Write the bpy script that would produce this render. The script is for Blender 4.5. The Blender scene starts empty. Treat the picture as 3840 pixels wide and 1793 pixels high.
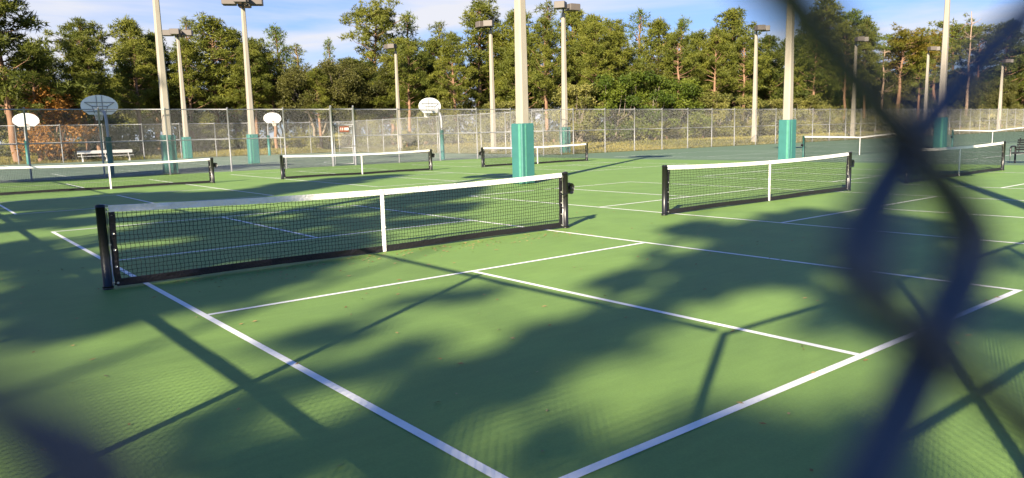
import bpy, math, random
import numpy as np
from mathutils import Matrix, Vector

random.seed(7)
RNG = np.random.default_rng(11)
SC = bpy.context.scene
COL = SC.collection
R = math.radians

# ------------------------------------------------------------------ camera
CAM_LOC = (-5.0262, -9.0908, 1.5887)
YAW, PITCH, ROLL = R(38.8208), R(-8.0961), R(-1.39655)
cam_data = bpy.data.cameras.new("camera")
cam_data.sensor_width = 36.0
cam_data.lens = 26.4455
cam_data.clip_start = 0.003
cam_data.clip_end = 6000
cam_data.dof.use_dof = True
cam_data.dof.focus_distance = 11.0
cam_data.dof.aperture_fstop = 7.6
cam = bpy.data.objects.new("camera", cam_data)
COL.objects.link(cam)
_f = Vector((math.sin(YAW) * math.cos(PITCH), math.cos(YAW) * math.cos(PITCH), math.sin(PITCH)))
_r = Vector((math.cos(YAW), -math.sin(YAW), 0))
_u = _r.cross(_f)
_r2 = _r * math.cos(ROLL) + _u * math.sin(ROLL)
_u2 = -_r * math.sin(ROLL) + _u * math.cos(ROLL)
m = Matrix.Identity(4)
for i in range(3):
    m[i][0], m[i][1], m[i][2], m[i][3] = _r2[i], _u2[i], -_f[i], CAM_LOC[i]
cam.matrix_world = m
SC.camera = cam

# ------------------------------------------------------------------ sun and sky
SUN_EL = R(25.0)
DIR2 = np.array([0.862, 0.508]); DIR2 /= np.linalg.norm(DIR2)     # the way shadows fall on the ground
NRM2 = np.array([-DIR2[1], DIR2[0]])
TAN = math.tan(SUN_EL)
sun_d = bpy.data.lights.new("sun", 'SUN')
sun_d.energy = 5.0
sun_d.angle = R(0.5)
sun_d.color = (1.0, 0.86, 0.66)
sun = bpy.data.objects.new("sun", sun_d)
COL.objects.link(sun)
_sd = Vector((DIR2[0] * math.cos(SUN_EL), DIR2[1] * math.cos(SUN_EL), -math.sin(SUN_EL)))
sun.rotation_euler = _sd.to_track_quat('-Z', 'Y').to_euler()

world = bpy.data.worlds.new("World")
SC.world = world
world.use_nodes = True
wn, wl = world.node_tree.nodes, world.node_tree.links
wn.clear()
w_out = wn.new('ShaderNodeOutputWorld')
w_bg = wn.new('ShaderNodeBackground'); w_bg.inputs['Strength'].default_value = 0.05
w_sky = wn.new('ShaderNodeTexSky')
w_sky.sky_type = 'NISHITA'
w_sky.sun_disc = False
w_sky.sun_elevation = SUN_EL
w_sky.sun_rotation = math.atan2(-DIR2[0], -DIR2[1])
w_sky.air_density = 1.0; w_sky.dust_density = 0.6; w_sky.ozone_density = 2.0
w_tc = wn.new('ShaderNodeTexCoord')
w_map = wn.new('ShaderNodeMapping'); w_map.inputs['Scale'].default_value = (1.0, 1.0, 6.5)
w_map.inputs['Location'].default_value = (6.37, 0.6, 0.6)
w_no = wn.new('ShaderNodeTexNoise'); w_no.inputs['Scale'].default_value = 1.7
w_no.inputs['Detail'].default_value = 7; w_no.inputs['Roughness'].default_value = 0.55
w_no.inputs['Distortion'].default_value = 0.5
w_rmp = wn.new('ShaderNodeValToRGB')
w_rmp.color_ramp.elements[0].position = 0.40; w_rmp.color_ramp.elements[0].color = (.36, .36, .36, 1)
w_rmp.color_ramp.elements[1].position = 0.60; w_rmp.color_ramp.elements[1].color = (1.0, 1.0, 1.0, 1)
w_mix = wn.new('ShaderNodeMix'); w_mix.data_type = 'RGBA'
w_mix.inputs['B'].default_value = (5.3, 5.4, 5.9, 1)
wl.new(w_tc.outputs['Generated'], w_map.inputs['Vector'])
wl.new(w_map.outputs['Vector'], w_no.inputs['Vector'])
wl.new(w_no.outputs['Fac'], w_rmp.inputs['Fac'])
w_sep = wn.new('ShaderNodeSeparateXYZ'); wl.new(w_tc.outputs['Generated'], w_sep.inputs['Vector'])
w_fade = wn.new('ShaderNodeMapRange'); w_fade.interpolation_type = 'SMOOTHSTEP'      # the cloud bank lies low, the sky clears overhead
w_fade.inputs['From Min'].default_value = 0.22; w_fade.inputs['From Max'].default_value = 0.50
w_fade.inputs['To Min'].default_value = 1.0; w_fade.inputs['To Max'].default_value = 0.0
wl.new(w_sep.outputs['Z'], w_fade.inputs['Value'])
w_mul = wn.new('ShaderNodeMath'); w_mul.operation = 'MULTIPLY'
wl.new(w_rmp.outputs['Color'], w_mul.inputs[0]); wl.new(w_fade.outputs['Result'], w_mul.inputs[1])
wl.new(w_mul.outputs[0], w_mix.inputs['Factor'])
w_tint = wn.new('ShaderNodeMix'); w_tint.data_type = 'RGBA'; w_tint.blend_type = 'MULTIPLY'; w_tint.inputs['Factor'].default_value = 1
w_tint.inputs['B'].default_value = (0.24, 0.58, 1.15, 1)
wl.new(w_sky.outputs['Color'], w_tint.inputs['A'])
wl.new(w_tint.outputs['Result'], w_mix.inputs['A'])
wl.new(w_mix.outputs['Result'], w_bg.inputs['Color'])
wl.new(w_bg.outputs['Background'], w_out.inputs['Surface'])

SC.view_settings.view_transform = 'Standard'
SC.view_settings.look = 'None'
SC.view_settings.gamma = 1.0
SC.view_settings.use_curve_mapping = False
SC.view_settings.exposure = 1.69
SC.cycles.max_bounces = 6
SC.cycles.transparent_max_bounces = 8

# ------------------------------------------------------------------ materials
def mat(name, color, rough=0.6, metal=0.0, spec=0.3, var=0.0, scale=4.0, bump=0.0, bscale=40.0, dark=None, dscale=0.7, damt=0.0, stretch=None, grain=0.0):
    """Principled material: base colour with soft mottling (var), large stains (dark/damt) and fine relief (bump)."""
    mt = bpy.data.materials.new(name)
    mt.use_nodes = True
    nt = mt.node_tree; N = nt.nodes; L = nt.links
    b = N['Principled BSDF']
    b.inputs['Roughness'].default_value = rough
    b.inputs['Metallic'].default_value = metal
    b.inputs['Specular IOR Level'].default_value = spec
    b.inputs['Base Color'].default_value = (*color, 1)
    tc = N.new('ShaderNodeTexCoord')
    src = tc.outputs['Object']
    if stretch:
        mp = N.new('ShaderNodeMapping'); mp.inputs['Scale'].default_value = stretch
        L.new(src, mp.inputs['Vector']); src = mp.outputs['Vector']
    last = None
    if var > 0:
        no = N.new('ShaderNodeTexNoise'); no.inputs['Scale'].default_value = scale; no.inputs['Detail'].default_value = 6
        L.new(src, no.inputs['Vector'])
        mr = N.new('ShaderNodeMapRange')
        mr.inputs['From Min'].default_value = 0.3; mr.inputs['From Max'].default_value = 0.7
        mr.inputs['To Min'].default_value = 1 - var; mr.inputs['To Max'].default_value = 1 + var
        L.new(no.outputs['Fac'], mr.inputs['Value'])
        mx = N.new('ShaderNodeMix'); mx.data_type = 'RGBA'; mx.blend_type = 'MULTIPLY'; mx.inputs['Factor'].default_value = 1
        mx.inputs['A'].default_value = (*color, 1)
        L.new(mr.outputs['Result'], mx.inputs['B'])
        last = mx.outputs['Result']
    if dark is not None:
        n2 = N.new('ShaderNodeTexNoise'); n2.inputs['Scale'].default_value = dscale; n2.inputs['Detail'].default_value = 8
        n2.inputs['Roughness'].default_value = 0.65
        L.new(src, n2.inputs['Vector'])
        r2 = N.new('ShaderNodeMapRange'); r2.inputs['From Min'].default_value = 0.45; r2.inputs['From Max'].default_value = 0.75
        r2.inputs['To Max'].default_value = damt
        L.new(n2.outputs['Fac'], r2.inputs['Value'])
        m2 = N.new('ShaderNodeMix'); m2.data_type = 'RGBA'
        m2.inputs['B'].default_value = (*dark, 1)
        if last is None: m2.inputs['A'].default_value = (*color, 1)
        else: L.new(last, m2.inputs['A'])
        L.new(r2.outputs['Result'], m2.inputs['Factor'])
        last = m2.outputs['Result']
    if grain > 0:                                              # fine grit and faint sweeping streaks
        for sc_, k_, mp_ in ((70, grain, (1, 1, 1)), (2.2, grain * .7, (1, 6, 1))):
            mp2 = N.new('ShaderNodeMapping'); mp2.inputs['Scale'].default_value = mp_; mp2.inputs['Rotation'].default_value = (0, 0, .5)
            L.new(src, mp2.inputs['Vector'])
            ng = N.new('ShaderNodeTexNoise'); ng.inputs['Scale'].default_value = sc_; ng.inputs['Detail'].default_value = 5
            L.new(mp2.outputs['Vector'], ng.inputs['Vector'])
            rg_ = N.new('ShaderNodeMapRange'); rg_.inputs['From Min'].default_value = 0.3; rg_.inputs['From Max'].default_value = 0.7
            rg_.inputs['To Min'].default_value = 1 - k_; rg_.inputs['To Max'].default_value = 1 + k_
            L.new(ng.outputs['Fac'], rg_.inputs['Value'])
            mg = N.new('ShaderNodeMix'); mg.data_type = 'RGBA'; mg.blend_type = 'MULTIPLY'; mg.inputs['Factor'].default_value = 1
            L.new(last, mg.inputs['A']); L.new(rg_.outputs['Result'], mg.inputs['B']); last = mg.outputs['Result']
    if last is not None: L.new(last, b.inputs['Base Color'])
    if bump > 0:
        n3 = N.new('ShaderNodeTexNoise'); n3.inputs['Scale'].default_value = bscale; n3.inputs['Detail'].default_value = 4
        L.new(src, n3.inputs['Vector'])
        bp = N.new('ShaderNodeBump'); bp.inputs['Strength'].default_value = bump; bp.inputs['Distance'].default_value = 0.02
        L.new(n3.outputs['Fac'], bp.inputs['Height']); L.new(bp.outputs['Normal'], b.inputs['Normal'])
    return mt

def leaf_mat(name, c1, c2, transl=0.32, rough=0.55):
    """Foliage: two leaf colours mixed by the clump's own tint and the tree's own tint, with some light let through."""
    mt = bpy.data.materials.new(name); mt.use_nodes = True
    nt = mt.node_tree; N = nt.nodes; L = nt.links
    b = N['Principled BSDF']; out = N['Material Output']
    b.inputs['Roughness'].default_value = rough
    b.inputs['Specular IOR Level'].default_value = 0.25
    at = N.new('ShaderNodeAttribute'); at.attribute_name = 'tint'
    oi = N.new('ShaderNodeObjectInfo')
    ad = N.new('ShaderNodeMath'); ad.operation = 'MULTIPLY_ADD'
    ad.inputs[1].default_value = 0.5
    L.new(oi.outputs['Random'], ad.inputs[0]); L.new(at.outputs['Fac'], ad.inputs[2])
    sb = N.new('ShaderNodeMath'); sb.operation = 'SUBTRACT'; sb.inputs[1].default_value = 0.25; sb.use_clamp = True
    L.new(ad.outputs[0], sb.inputs[0])
    mx = N.new('ShaderNodeMix'); mx.data_type = 'RGBA'
    mx.inputs['A'].default_value = (*c1, 1); mx.inputs['B'].default_value = (*c2, 1)
    L.new(sb.outputs[0], mx.inputs['Factor'])
    L.new(mx.outputs['Result'], b.inputs['Base Color'])
    tr = N.new('ShaderNodeBsdfTranslucent'); L.new(mx.outputs['Result'], tr.inputs['Color'])
    ms = N.new('ShaderNodeMixShader'); ms.inputs['Fac'].default_value = transl
    L.new(b.outputs[0], ms.inputs[1]); L.new(tr.outputs[0], ms.inputs[2])
    L.new(ms.outputs[0], out.inputs['Surface'])
    return mt

M_COURT = mat("court_green_paint", (0.160, 0.268, 0.064), 0.62, spec=0.25, var=0.07, scale=1.3, bump=0.12, bscale=260, dark=(0.118, 0.208, 0.062), dscale=0.6, damt=0.45, grain=0.07)
M_TENNIS = mat("tennis_green_paint", (0.1139, 0.1727, 0.1103), 0.7, spec=0.2, var=0.07, scale=0.5, bump=0.1, bscale=200, dark=(0.0735, 0.1213, 0.0845), dscale=0.25, damt=0.5)
M_BBALL = mat("basketball_green_paint", (0.1470, 0.2021, 0.1470), 0.7, spec=0.2, var=0.08, scale=0.4, bump=0.1, bscale=200, dark=(0.0955, 0.1396, 0.1103), dscale=0.2, damt=0.6)
M_LINE = mat("white_line_paint", (0.80, 0.80, 0.77), 0.6, var=0.04, scale=6, dark=(0.55, 0.60, 0.50), dscale=9, damt=0.35)
M_LINE_OLD = mat("worn_line_paint", (0.66, 0.70, 0.65), 0.7, var=0.1, scale=3, dark=(0.30, 0.38, 0.30), dscale=4, damt=0.7)
M_GROUND = mat("dry_grass_ground", (0.0992, 0.0955, 0.0309), 0.9, spec=0.1, var=0.35, scale=0.5, bump=0.6, bscale=9, dark=(0.0625, 0.0735, 0.0221), dscale=0.16, damt=0.9)
M_CONC = mat("cream_concrete", (0.292, 0.264, 0.216), 0.8, spec=0.2, var=0.07, scale=5, bump=0.25, bscale=60, dark=(0.2646, 0.2278, 0.1764), dscale=1.4, damt=0.4, stretch=(1, 1, 0.3))
M_PAD = mat("teal_vinyl", (0.034, 0.138, 0.128), 0.5, spec=0.4, var=0.07, scale=3, bump=0.35, bscale=7)
M_PAD_FLAP = mat("teal_webbing", (0.0735, 0.2499, 0.1837), 0.7, var=0.12, scale=9, bump=0.3, bscale=60)
M_BRONZE = mat("taupe_metal", (0.0992, 0.0845, 0.0735), 0.5, metal=0.0, spec=0.4, var=0.05, scale=3)
M_LENS = mat("lamp_lens", (0.05, 0.06, 0.065), 0.15, spec=0.6)
M_GALV = mat("galvanised_steel", (0.2646, 0.2719, 0.2793), 0.5, metal=0.3, var=0.10, scale=6, bump=0.1, bscale=50)
M_WIRE = mat("galvanised_wire", (0.43, 0.43, 0.41), 0.5, metal=0.2)
M_VINYL = mat("navy_vinyl_wire", (0.042, 0.055, 0.080), 0.55, spec=0.5, var=0.15, scale=120)
M_BLACKPIPE = mat("black_fence_pipe", (0.012, 0.014, 0.018), 0.4, spec=0.5)
M_BLACK = mat("black_powder_coat", (0.010, 0.010, 0.011), 0.35, spec=0.5, var=0.1, scale=20)
M_CLOTH = mat("black_vinyl_binding", (0.013, 0.012, 0.014), 0.55, spec=0.3, bump=0.6, bscale=35)
M_TAPE = mat("white_vinyl_tape", (0.78, 0.76, 0.72), 0.6, spec=0.3, var=0.04, scale=8, bump=0.9, bscale=28, dark=(0.52, 0.49, 0.45), dscale=11, damt=0.35)
M_CORD = mat("black_net_cord", (0.012, 0.014, 0.014), 0.8, spec=0.1)
M_STEEL = mat("bright_steel", (0.62, 0.60, 0.56), 0.35, metal=0.8)
M_BOARD = mat("white_backboard", (0.78, 0.78, 0.75), 0.5, var=0.03, scale=3, dark=(0.6, 0.6, 0.58), dscale=2, damt=0.3)
M_RIM = mat("orange_rim", (0.4042, 0.0955, 0.0441), 0.5)
M_NETWHITE = mat("white_hoop_cord", (0.75, 0.72, 0.66), 0.8)
M_ALU = mat("bench_aluminium", (0.50, 0.49, 0.47), 0.5, metal=0.15, var=0.05, scale=4)
M_SIGN = mat("brown_sign_face", (0.2205, 0.0625, 0.0294), 0.5, var=0.06, scale=12)
M_WHITE = mat("white_sign_digits", (0.85, 0.84, 0.80), 0.5)
M_TENNISPOST = mat("dark_teal_paint", (0.0221, 0.0809, 0.0735), 0.45)
M_BARK = mat("pine_bark", (0.2205, 0.1323, 0.0845), 0.9, spec=0.1, var=0.3, scale=3, bump=0.8, bscale=12, stretch=(1, 1, 0.3))
M_BARK_PALE = mat("pale_oak_bark", (0.2205, 0.1837, 0.1396), 0.9, spec=0.1, var=0.25, scale=3, bump=0.6, bscale=10)
M_SNAG = mat("bleached_dead_wood", (0.3381, 0.2426, 0.1691), 0.85, var=0.15, scale=3)
M_PINE = leaf_mat("pine_needles", (0.098, 0.118, 0.018), (0.178, 0.186, 0.026))
M_PINE_DARK = leaf_mat("dark_pine_needles", (0.050, 0.070, 0.014), (0.112, 0.126, 0.017))
M_PINE_LIGHT = leaf_mat("fresh_pine_needles", (0.0809, 0.1176, 0.0132), (0.1470, 0.1837, 0.0221))
M_PINE_GOLD = leaf_mat("golden_pine_needles", (0.1103, 0.1103, 0.0132), (0.2205, 0.1470, 0.0184))
M_OAK = leaf_mat("live_oak_leaves", (0.0588, 0.0647, 0.0132), (0.1139, 0.1103, 0.0265))
M_BUSH = leaf_mat("broad_shrub_leaves", (0.0515, 0.0845, 0.0088), (0.1323, 0.1617, 0.0176))
M_UNDER = leaf_mat("undergrowth_leaves", (0.100, 0.112, 0.022), (0.215, 0.205, 0.052))
M_ORANGE = leaf_mat("rusty_autumn_leaves", (0.22, 0.10, 0.018), (0.36, 0.18, 0.035))
M_PALM = leaf_mat("saw_palmetto_fronds", (0.0955, 0.1103, 0.0147), (0.2131, 0.1837, 0.0367))
M_GRASS = leaf_mat("dry_grass_blades", (0.1103, 0.1176, 0.0206), (0.2499, 0.1985, 0.0441), transl=0.15)
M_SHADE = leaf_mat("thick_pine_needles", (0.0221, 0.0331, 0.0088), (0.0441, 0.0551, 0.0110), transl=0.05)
M_LITTER = leaf_mat("fallen_leaves", (0.20, 0.12, 0.04), (0.36, 0.27, 0.12), transl=0.0)

# ------------------------------------------------------------------ mesh helpers
class MB:
    """Collects boxes, tubes, quads into one mesh."""
    def __init__(s): s.v = []; s.f = []; s.n = 0
    def add(s, verts, faces):
        s.v.extend([tuple(map(float, p)) for p in verts]); s.f.extend([tuple(i + s.n for i in f) for f in faces]); s.n += len(verts)
        return s
    def box(s, c, d, rz=0.0, bev=0.0):
        cx, cy, cz = c; hx, hy, hz = d[0] / 2, d[1] / 2, d[2] / 2
        ca, sa = math.cos(rz), math.sin(rz)
        if bev <= 0:
            P = [(x * hx, y * hy, z * hz) for z in (-1, 1) for x, y in ((-1, -1), (1, -1), (1, 1), (-1, 1))]
            F = [(3, 2, 1, 0), (4, 5, 6, 7), (0, 1, 5, 4), (1, 2, 6, 5), (2, 3, 7, 6), (3, 0, 4, 7)]
        else:                                           # chamfered plan and chamfered top and bottom rims
            b = bev
            def ring(ins, z):
                ax, ay = hx - ins, hy - ins
                return [(-ax + b, -ay, z), (ax - b, -ay, z), (ax, -ay + b, z), (ax, ay - b, z), (ax - b, ay, z), (-ax + b, ay, z), (-ax, ay - b, z), (-ax, -ay + b, z)]
            P = ring(b * .7, -hz) + ring(0, -hz + b * .7) + ring(0, hz - b * .7) + ring(b * .7, hz)
            F = [tuple(range(7, -1, -1)), tuple(range(24, 32))]
            for k in range(3):
                for i in range(8):
                    F.append((k * 8 + i, k * 8 + (i + 1) % 8, k * 8 + 8 + (i + 1) % 8, k * 8 + 8 + i))
        s.add([(cx + x * ca - y * sa, cy + x * sa + y * ca, cz + z) for x, y, z in P], F)
        return s
    def tube(s, pts, rad, sides=8, caps=True):
        pts = np.asarray(pts, float); n = len(pts)
        rad = np.full(n, rad) if np.isscalar(rad) else np.asarray(rad, float)
        T = np.gradient(pts, axis=0); T /= np.linalg.norm(T, axis=1)[:, None] + 1e-12
        ref = np.array([0, 0, 1.0]) if abs(T[:, 2]).mean() < 0.8 else np.array([1.0, 0, 0])
        A = np.cross(T, ref); A /= np.linalg.norm(A, axis=1)[:, None] + 1e-12
        B = np.cross(T, A)
        ang = np.arange(sides) * 2 * math.pi / sides
        V = pts[:, None] + rad[:, None, None] * (np.cos(ang)[None, :, None] * A[:, None] + np.sin(ang)[None, :, None] * B[:, None])
        F = []
        for i in range(n - 1):
            for k in range(sides):
                F.append((i * sides + k, i * sides + (k + 1) % sides, (i + 1) * sides + (k + 1) % sides, (i + 1) * sides + k))
        if caps:
            F.append(tuple(range(sides))); F.append(tuple(range(n * sides - 1, (n - 1) * sides - 1, -1)))
        s.add(V.reshape(-1, 3), F)
        return s
    def cyl(s, c, r, h, sides=16):
        return s.tube([(c[0], c[1], c[2]), (c[0], c[1], c[2] + h)], r, sides)
    def quad(s, a, b, c, d): return s.add([a, b, c, d], [(0, 1, 2, 3)])
    def build(s, name, m, parent=None, smooth=False):
        me = bpy.data.meshes.new(name)
        me.from_pydata(s.v, [], s.f)
        return link(name, me, m, parent, smooth)

def link(name, me, m, parent=None, smooth=False):
    if m is not None and len(me.materials) == 0: me.materials.append(m)
    if smooth and len(me.polygons): me.polygons.foreach_set('use_smooth', [True] * len(me.polygons))
    me.update()
    o = bpy.data.objects.new(name, me); COL.objects.link(o)
    if parent is not None: o.parent = parent
    return o

def fast_mesh(name, V, F, tint=None):
    """Mesh from numpy arrays; F is (n,3) or (n,4); tint is one value per face."""
    me = bpy.data.meshes.new(name)
    V = np.asarray(V, np.float32); F = np.asarray(F, np.int32); n, k = F.shape
    me.vertices.add(len(V)); me.vertices.foreach_set('co', V.ravel())
    me.loops.add(n * k); me.loops.foreach_set('vertex_index', F.ravel())
    me.polygons.add(n)
    me.polygons.foreach_set('loop_start', np.arange(0, n * k, k, dtype=np.int32))
    me.polygons.foreach_set('loop_total', np.full(n, k, np.int32))
    if tint is not None:
        a = me.attributes.new('tint', 'FLOAT', 'FACE'); a.data.foreach_set('value', np.asarray(tint, np.float32))
    me.update(calc_edges=True)
    return me

def tag(o, label=None, cat=None, group=None, kind=None):
    if label: o['label'] = label
    if cat: o['category'] = cat
    if group: o['group'] = group
    if kind: o['kind'] = kind
    return o

def thing(name, loc, rz=0.0, label=None, cat=None, group=None):
    o = bpy.data.objects.new(name, None); o.empty_display_size = 0.3
    COL.objects.link(o); o.location = loc; o.rotation_euler = (0, 0, rz)
    return tag(o, label, cat, group)

def copy_tree(o, parent=None):
    c = o.copy(); COL.objects.link(c)
    if parent is not None: c.parent = parent
    for ch in list(o.children): copy_tree(ch, c)
    return c

def sstep(a, b, x):
    t = min(1.0, max(0.0, (x - a) / (b - a))); return t * t * (3 - 2 * t)

# ------------------------------------------------------------------ ground and playing surfaces
FY, BX, BY = 28.7, 30.0, 62.2          # far fence line; corner of the basketball fence

def ground_h(x, y):
    if y < FY or (x < BX and y < BY): return -0.03
    d = y - FY if x > BX + 12 else (min(y - FY, x - BX) if y < BY and x > BX else (y - BY if x < BX else min(y - FY, math.hypot(x - BX, max(0, y - BY)))))
    ln = 13 - 8.5 * sstep(38, 58, x)
    return -0.03 + 0.48 * sstep(1.0, ln, d)

def make_ground():
    xs = np.concatenate([[-2500, -900, -300, -120], np.arange(-60, 200, 2.5), [230, 320, 600, 1200, 2500]])
    ys = np.concatenate([[-2500, -900, -300, -100, -50], np.arange(-24, 28, 8), np.arange(28.7, 120, 2.0), [140, 200, 400, 1000, 2500]])
    X, Y = np.meshgrid(xs, ys, indexing='ij')
    Z = np.array([[ground_h(x, y) for y in ys] for x in xs])
    Z += np.where((Z > 0.0), RNG.normal(0, 0.025, Z.shape), 0)
    V = np.stack([X, Y, Z], -1).reshape(-1, 3)
    ny = len(ys); F = []
    for i in range(len(xs) - 1):
        for j in range(ny - 1):
            F.append((i * ny + j, (i + 1) * ny + j, (i + 1) * ny + j + 1, i * ny + j + 1))
    return tag(link("grass_ground", fast_mesh("grass_ground", V, np.array(F)), M_GROUND, smooth=True), "rough dry grass ground around the courts", kind='structure')
make_ground()

def sheet(name, x0, x1, y0, y1, z, m, label):
    o = MB().box(((x0 + x1) / 2, (y0 + y1) / 2, z - 0.1), (x1 - x0, y1 - y0, 0.2)).build(name, m)
    return tag(o, label, kind='structure')
PICKLE = sheet("pickleball_surface", -5.75, 25.6, -8.85, 28.45, -0.004, M_COURT, "bright green painted pickleball court surface")
TENNIS = sheet("tennis_surface", 25.6, 112, -30, 28.45, -0.008, M_TENNIS, "duller grey-green tennis court surface")
BBALL = sheet("basketball_surface", -25, 29.7, 28.95, 61.8, -0.008, M_BBALL, "grey-green basketball court surface")

def line(parent, p, q, w=0.05, z=0.0, m=M_LINE):
    p = np.array(p, float); q = np.array(q, float); d = q - p; L = np.linalg.norm(d); d /= L
    n = np.array([-d[1], d[0]]) * w / 2
    o = MB().quad((*(p - n), z), (*(q - n), z), (*(q + n), z), (*(p + n), z)).build("painted_line", m, parent)
    return o

COURTS = [(0.0, 0.0), (9.164, -0.197), (18.152, -0.442), (-0.082, 18.066), (9.46, 18.449), (19.01, 18.678)]
HX, HY, KY, LW = 3.048, 6.706, 2.12, 0.060
for k, (cx, cy) in enumerate(COURTS):
    for sx in (-1, 1):
        line(PICKLE, (cx + sx * (HX - LW / 2), cy - HY), (cx + sx * (HX - LW / 2), cy + HY), LW)
    for sy in (-1, 1):
        e = HX - LW - 0.001
        line(PICKLE, (cx - e, cy + sy * (HY - LW / 2)), (cx + e, cy + sy * (HY - LW / 2)), LW)
        line(PICKLE, (cx - e, cy + sy * (KY - LW / 2)), (cx + e, cy + sy * (KY - LW / 2)), LW)
        a, b = sorted((cy + sy * (KY + 0.001), cy + sy * (HY - LW - 0.001)))
        line(PICKLE, (cx, a), (cx, b), LW)

def tennis_lines(cx, cy):
    T = TENNIS; z = -0.003; w = 0.055
    for s in (-1, 1):
        line(T, (cx + s * 5.485, cy - 11.885), (cx + s * 5.485, cy + 11.885), w, z)
        line(T, (cx + s * 4.115, cy - 11.83), (cx + s * 4.115, cy + 11.83), w, z)
        line(T, (cx - 5.45, cy + s * 11.857), (cx + 5.45, cy + s * 11.857), w, z)
        line(T, (cx - 4.08, cy + s * 6.4), (cx + 4.08, cy + s * 6.4), w, z)
    line(T, (cx, cy - 6.37), (cx, cy + 6.37), w, z)
TCY = 9.8
for tcx in (33.1, 51.3): tennis_lines(tcx, TCY)

def bball_lines(cx):
    B = BBALL; z = -0.003; w = 0.06
    for s in (-1, 1):
        line(B, (cx + s * 7.3, 31.2), (cx + s * 7.3, 59.5), w, z, M_LINE_OLD)
    for y, s in ((31.2, 1), (59.5, -1)):
        line(B, (cx - 7.26, y), (cx + 7.26, y), w, z, M_LINE_OLD)
        for sx in (-1, 1): line(B, (cx + sx * 1.83, y + s * .04), (cx + sx * 1.83, y + s * 5.8), w, z, M_LINE_OLD)
        line(B, (cx - 1.79, y + s * 5.8), (cx + 1.79, y + s * 5.8), w, z, M_LINE_OLD)
        mb = MB()
        for k in range(24):
            a0, a1 = math.pi * k / 24, math.pi * (k + 1) / 24
            for r_ in (6.2,):
                P = [(cx + rr * math.cos(a), y + s * (1.2 + rr * math.sin(a)), z + .0005) for a, rr in ((a0, r_), (a1, r_), (a1, r_ + w), (a0, r_ + w))]
                mb.quad(*P)
        mb.build("painted_line", M_LINE_OLD, B)
    line(B, (cx - 7.26, 45.35), (cx + 7.26, 45.35), w, z, M_LINE_OLD)
for bx in (2.9, 21.2): bball_lines(bx)

# ------------------------------------------------------------------ chain-link fences
def chain_mesh(w, h, dw, r, per, sides=3, seg=1, depth=0.0025, over=0.05, x0=0.0, wires=None, z0=0.0, bend=None):
    """Chain-link fabric in the XZ plane: zigzag wires that hook each other at every knot."""
    n = int(round(w / (dw / 2)))
    js = range(n) if wires is None else wires
    half = int(h / (per / 2))
    step = per / 2 / seg
    ns = half * seg + 1
    zz = z0 + np.arange(ns) * step
    out_v, out_f, base = [], [], 0
    ang = np.arange(sides) * 2 * math.pi / sides
    k_ = 0.945 if seg > 1 else 0.9999
    for j in js:
        ph = math.pi * np.arange(ns) / seg + (math.pi if j % 2 else 0)
        tri = np.arcsin(k_ * np.cos(ph)) / math.asin(k_)
        amp = dw / 4 + over * dw
        x = x0 + (j + 0.5) * dw / 2 - amp * tri
        y = depth * np.sin(2 * math.pi * (zz - z0) / per + .38) + .0008 * (-1 if j % 2 else 1) * np.sin(2 * math.pi * (zz - z0) / per) if seg > 1 else depth * 0.6 * np.cos(ph)
        if bend is not None: x = x + bend(j, zz)
        P = np.stack([x, y, zz], -1)
        V = P[:, None, :] + np.stack([r * np.cos(ang), r * np.sin(ang), 0 * ang], -1)[None]
        out_v.append(V.reshape(-1, 3))
        i = np.arange(ns - 1)[:, None]; kk = np.arange(sides)[None]
        F = np.stack([base + i * sides + kk, base + i * sides + (kk + 1) % sides, base + (i + 1) * sides + (kk + 1) % sides, base + (i + 1) * sides + kk], -1)
        out_f.append(F.reshape(-1, 4)); base += ns * sides
    return fast_mesh("wire_mesh", np.concatenate(out_v), np.concatenate(out_f))

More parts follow.
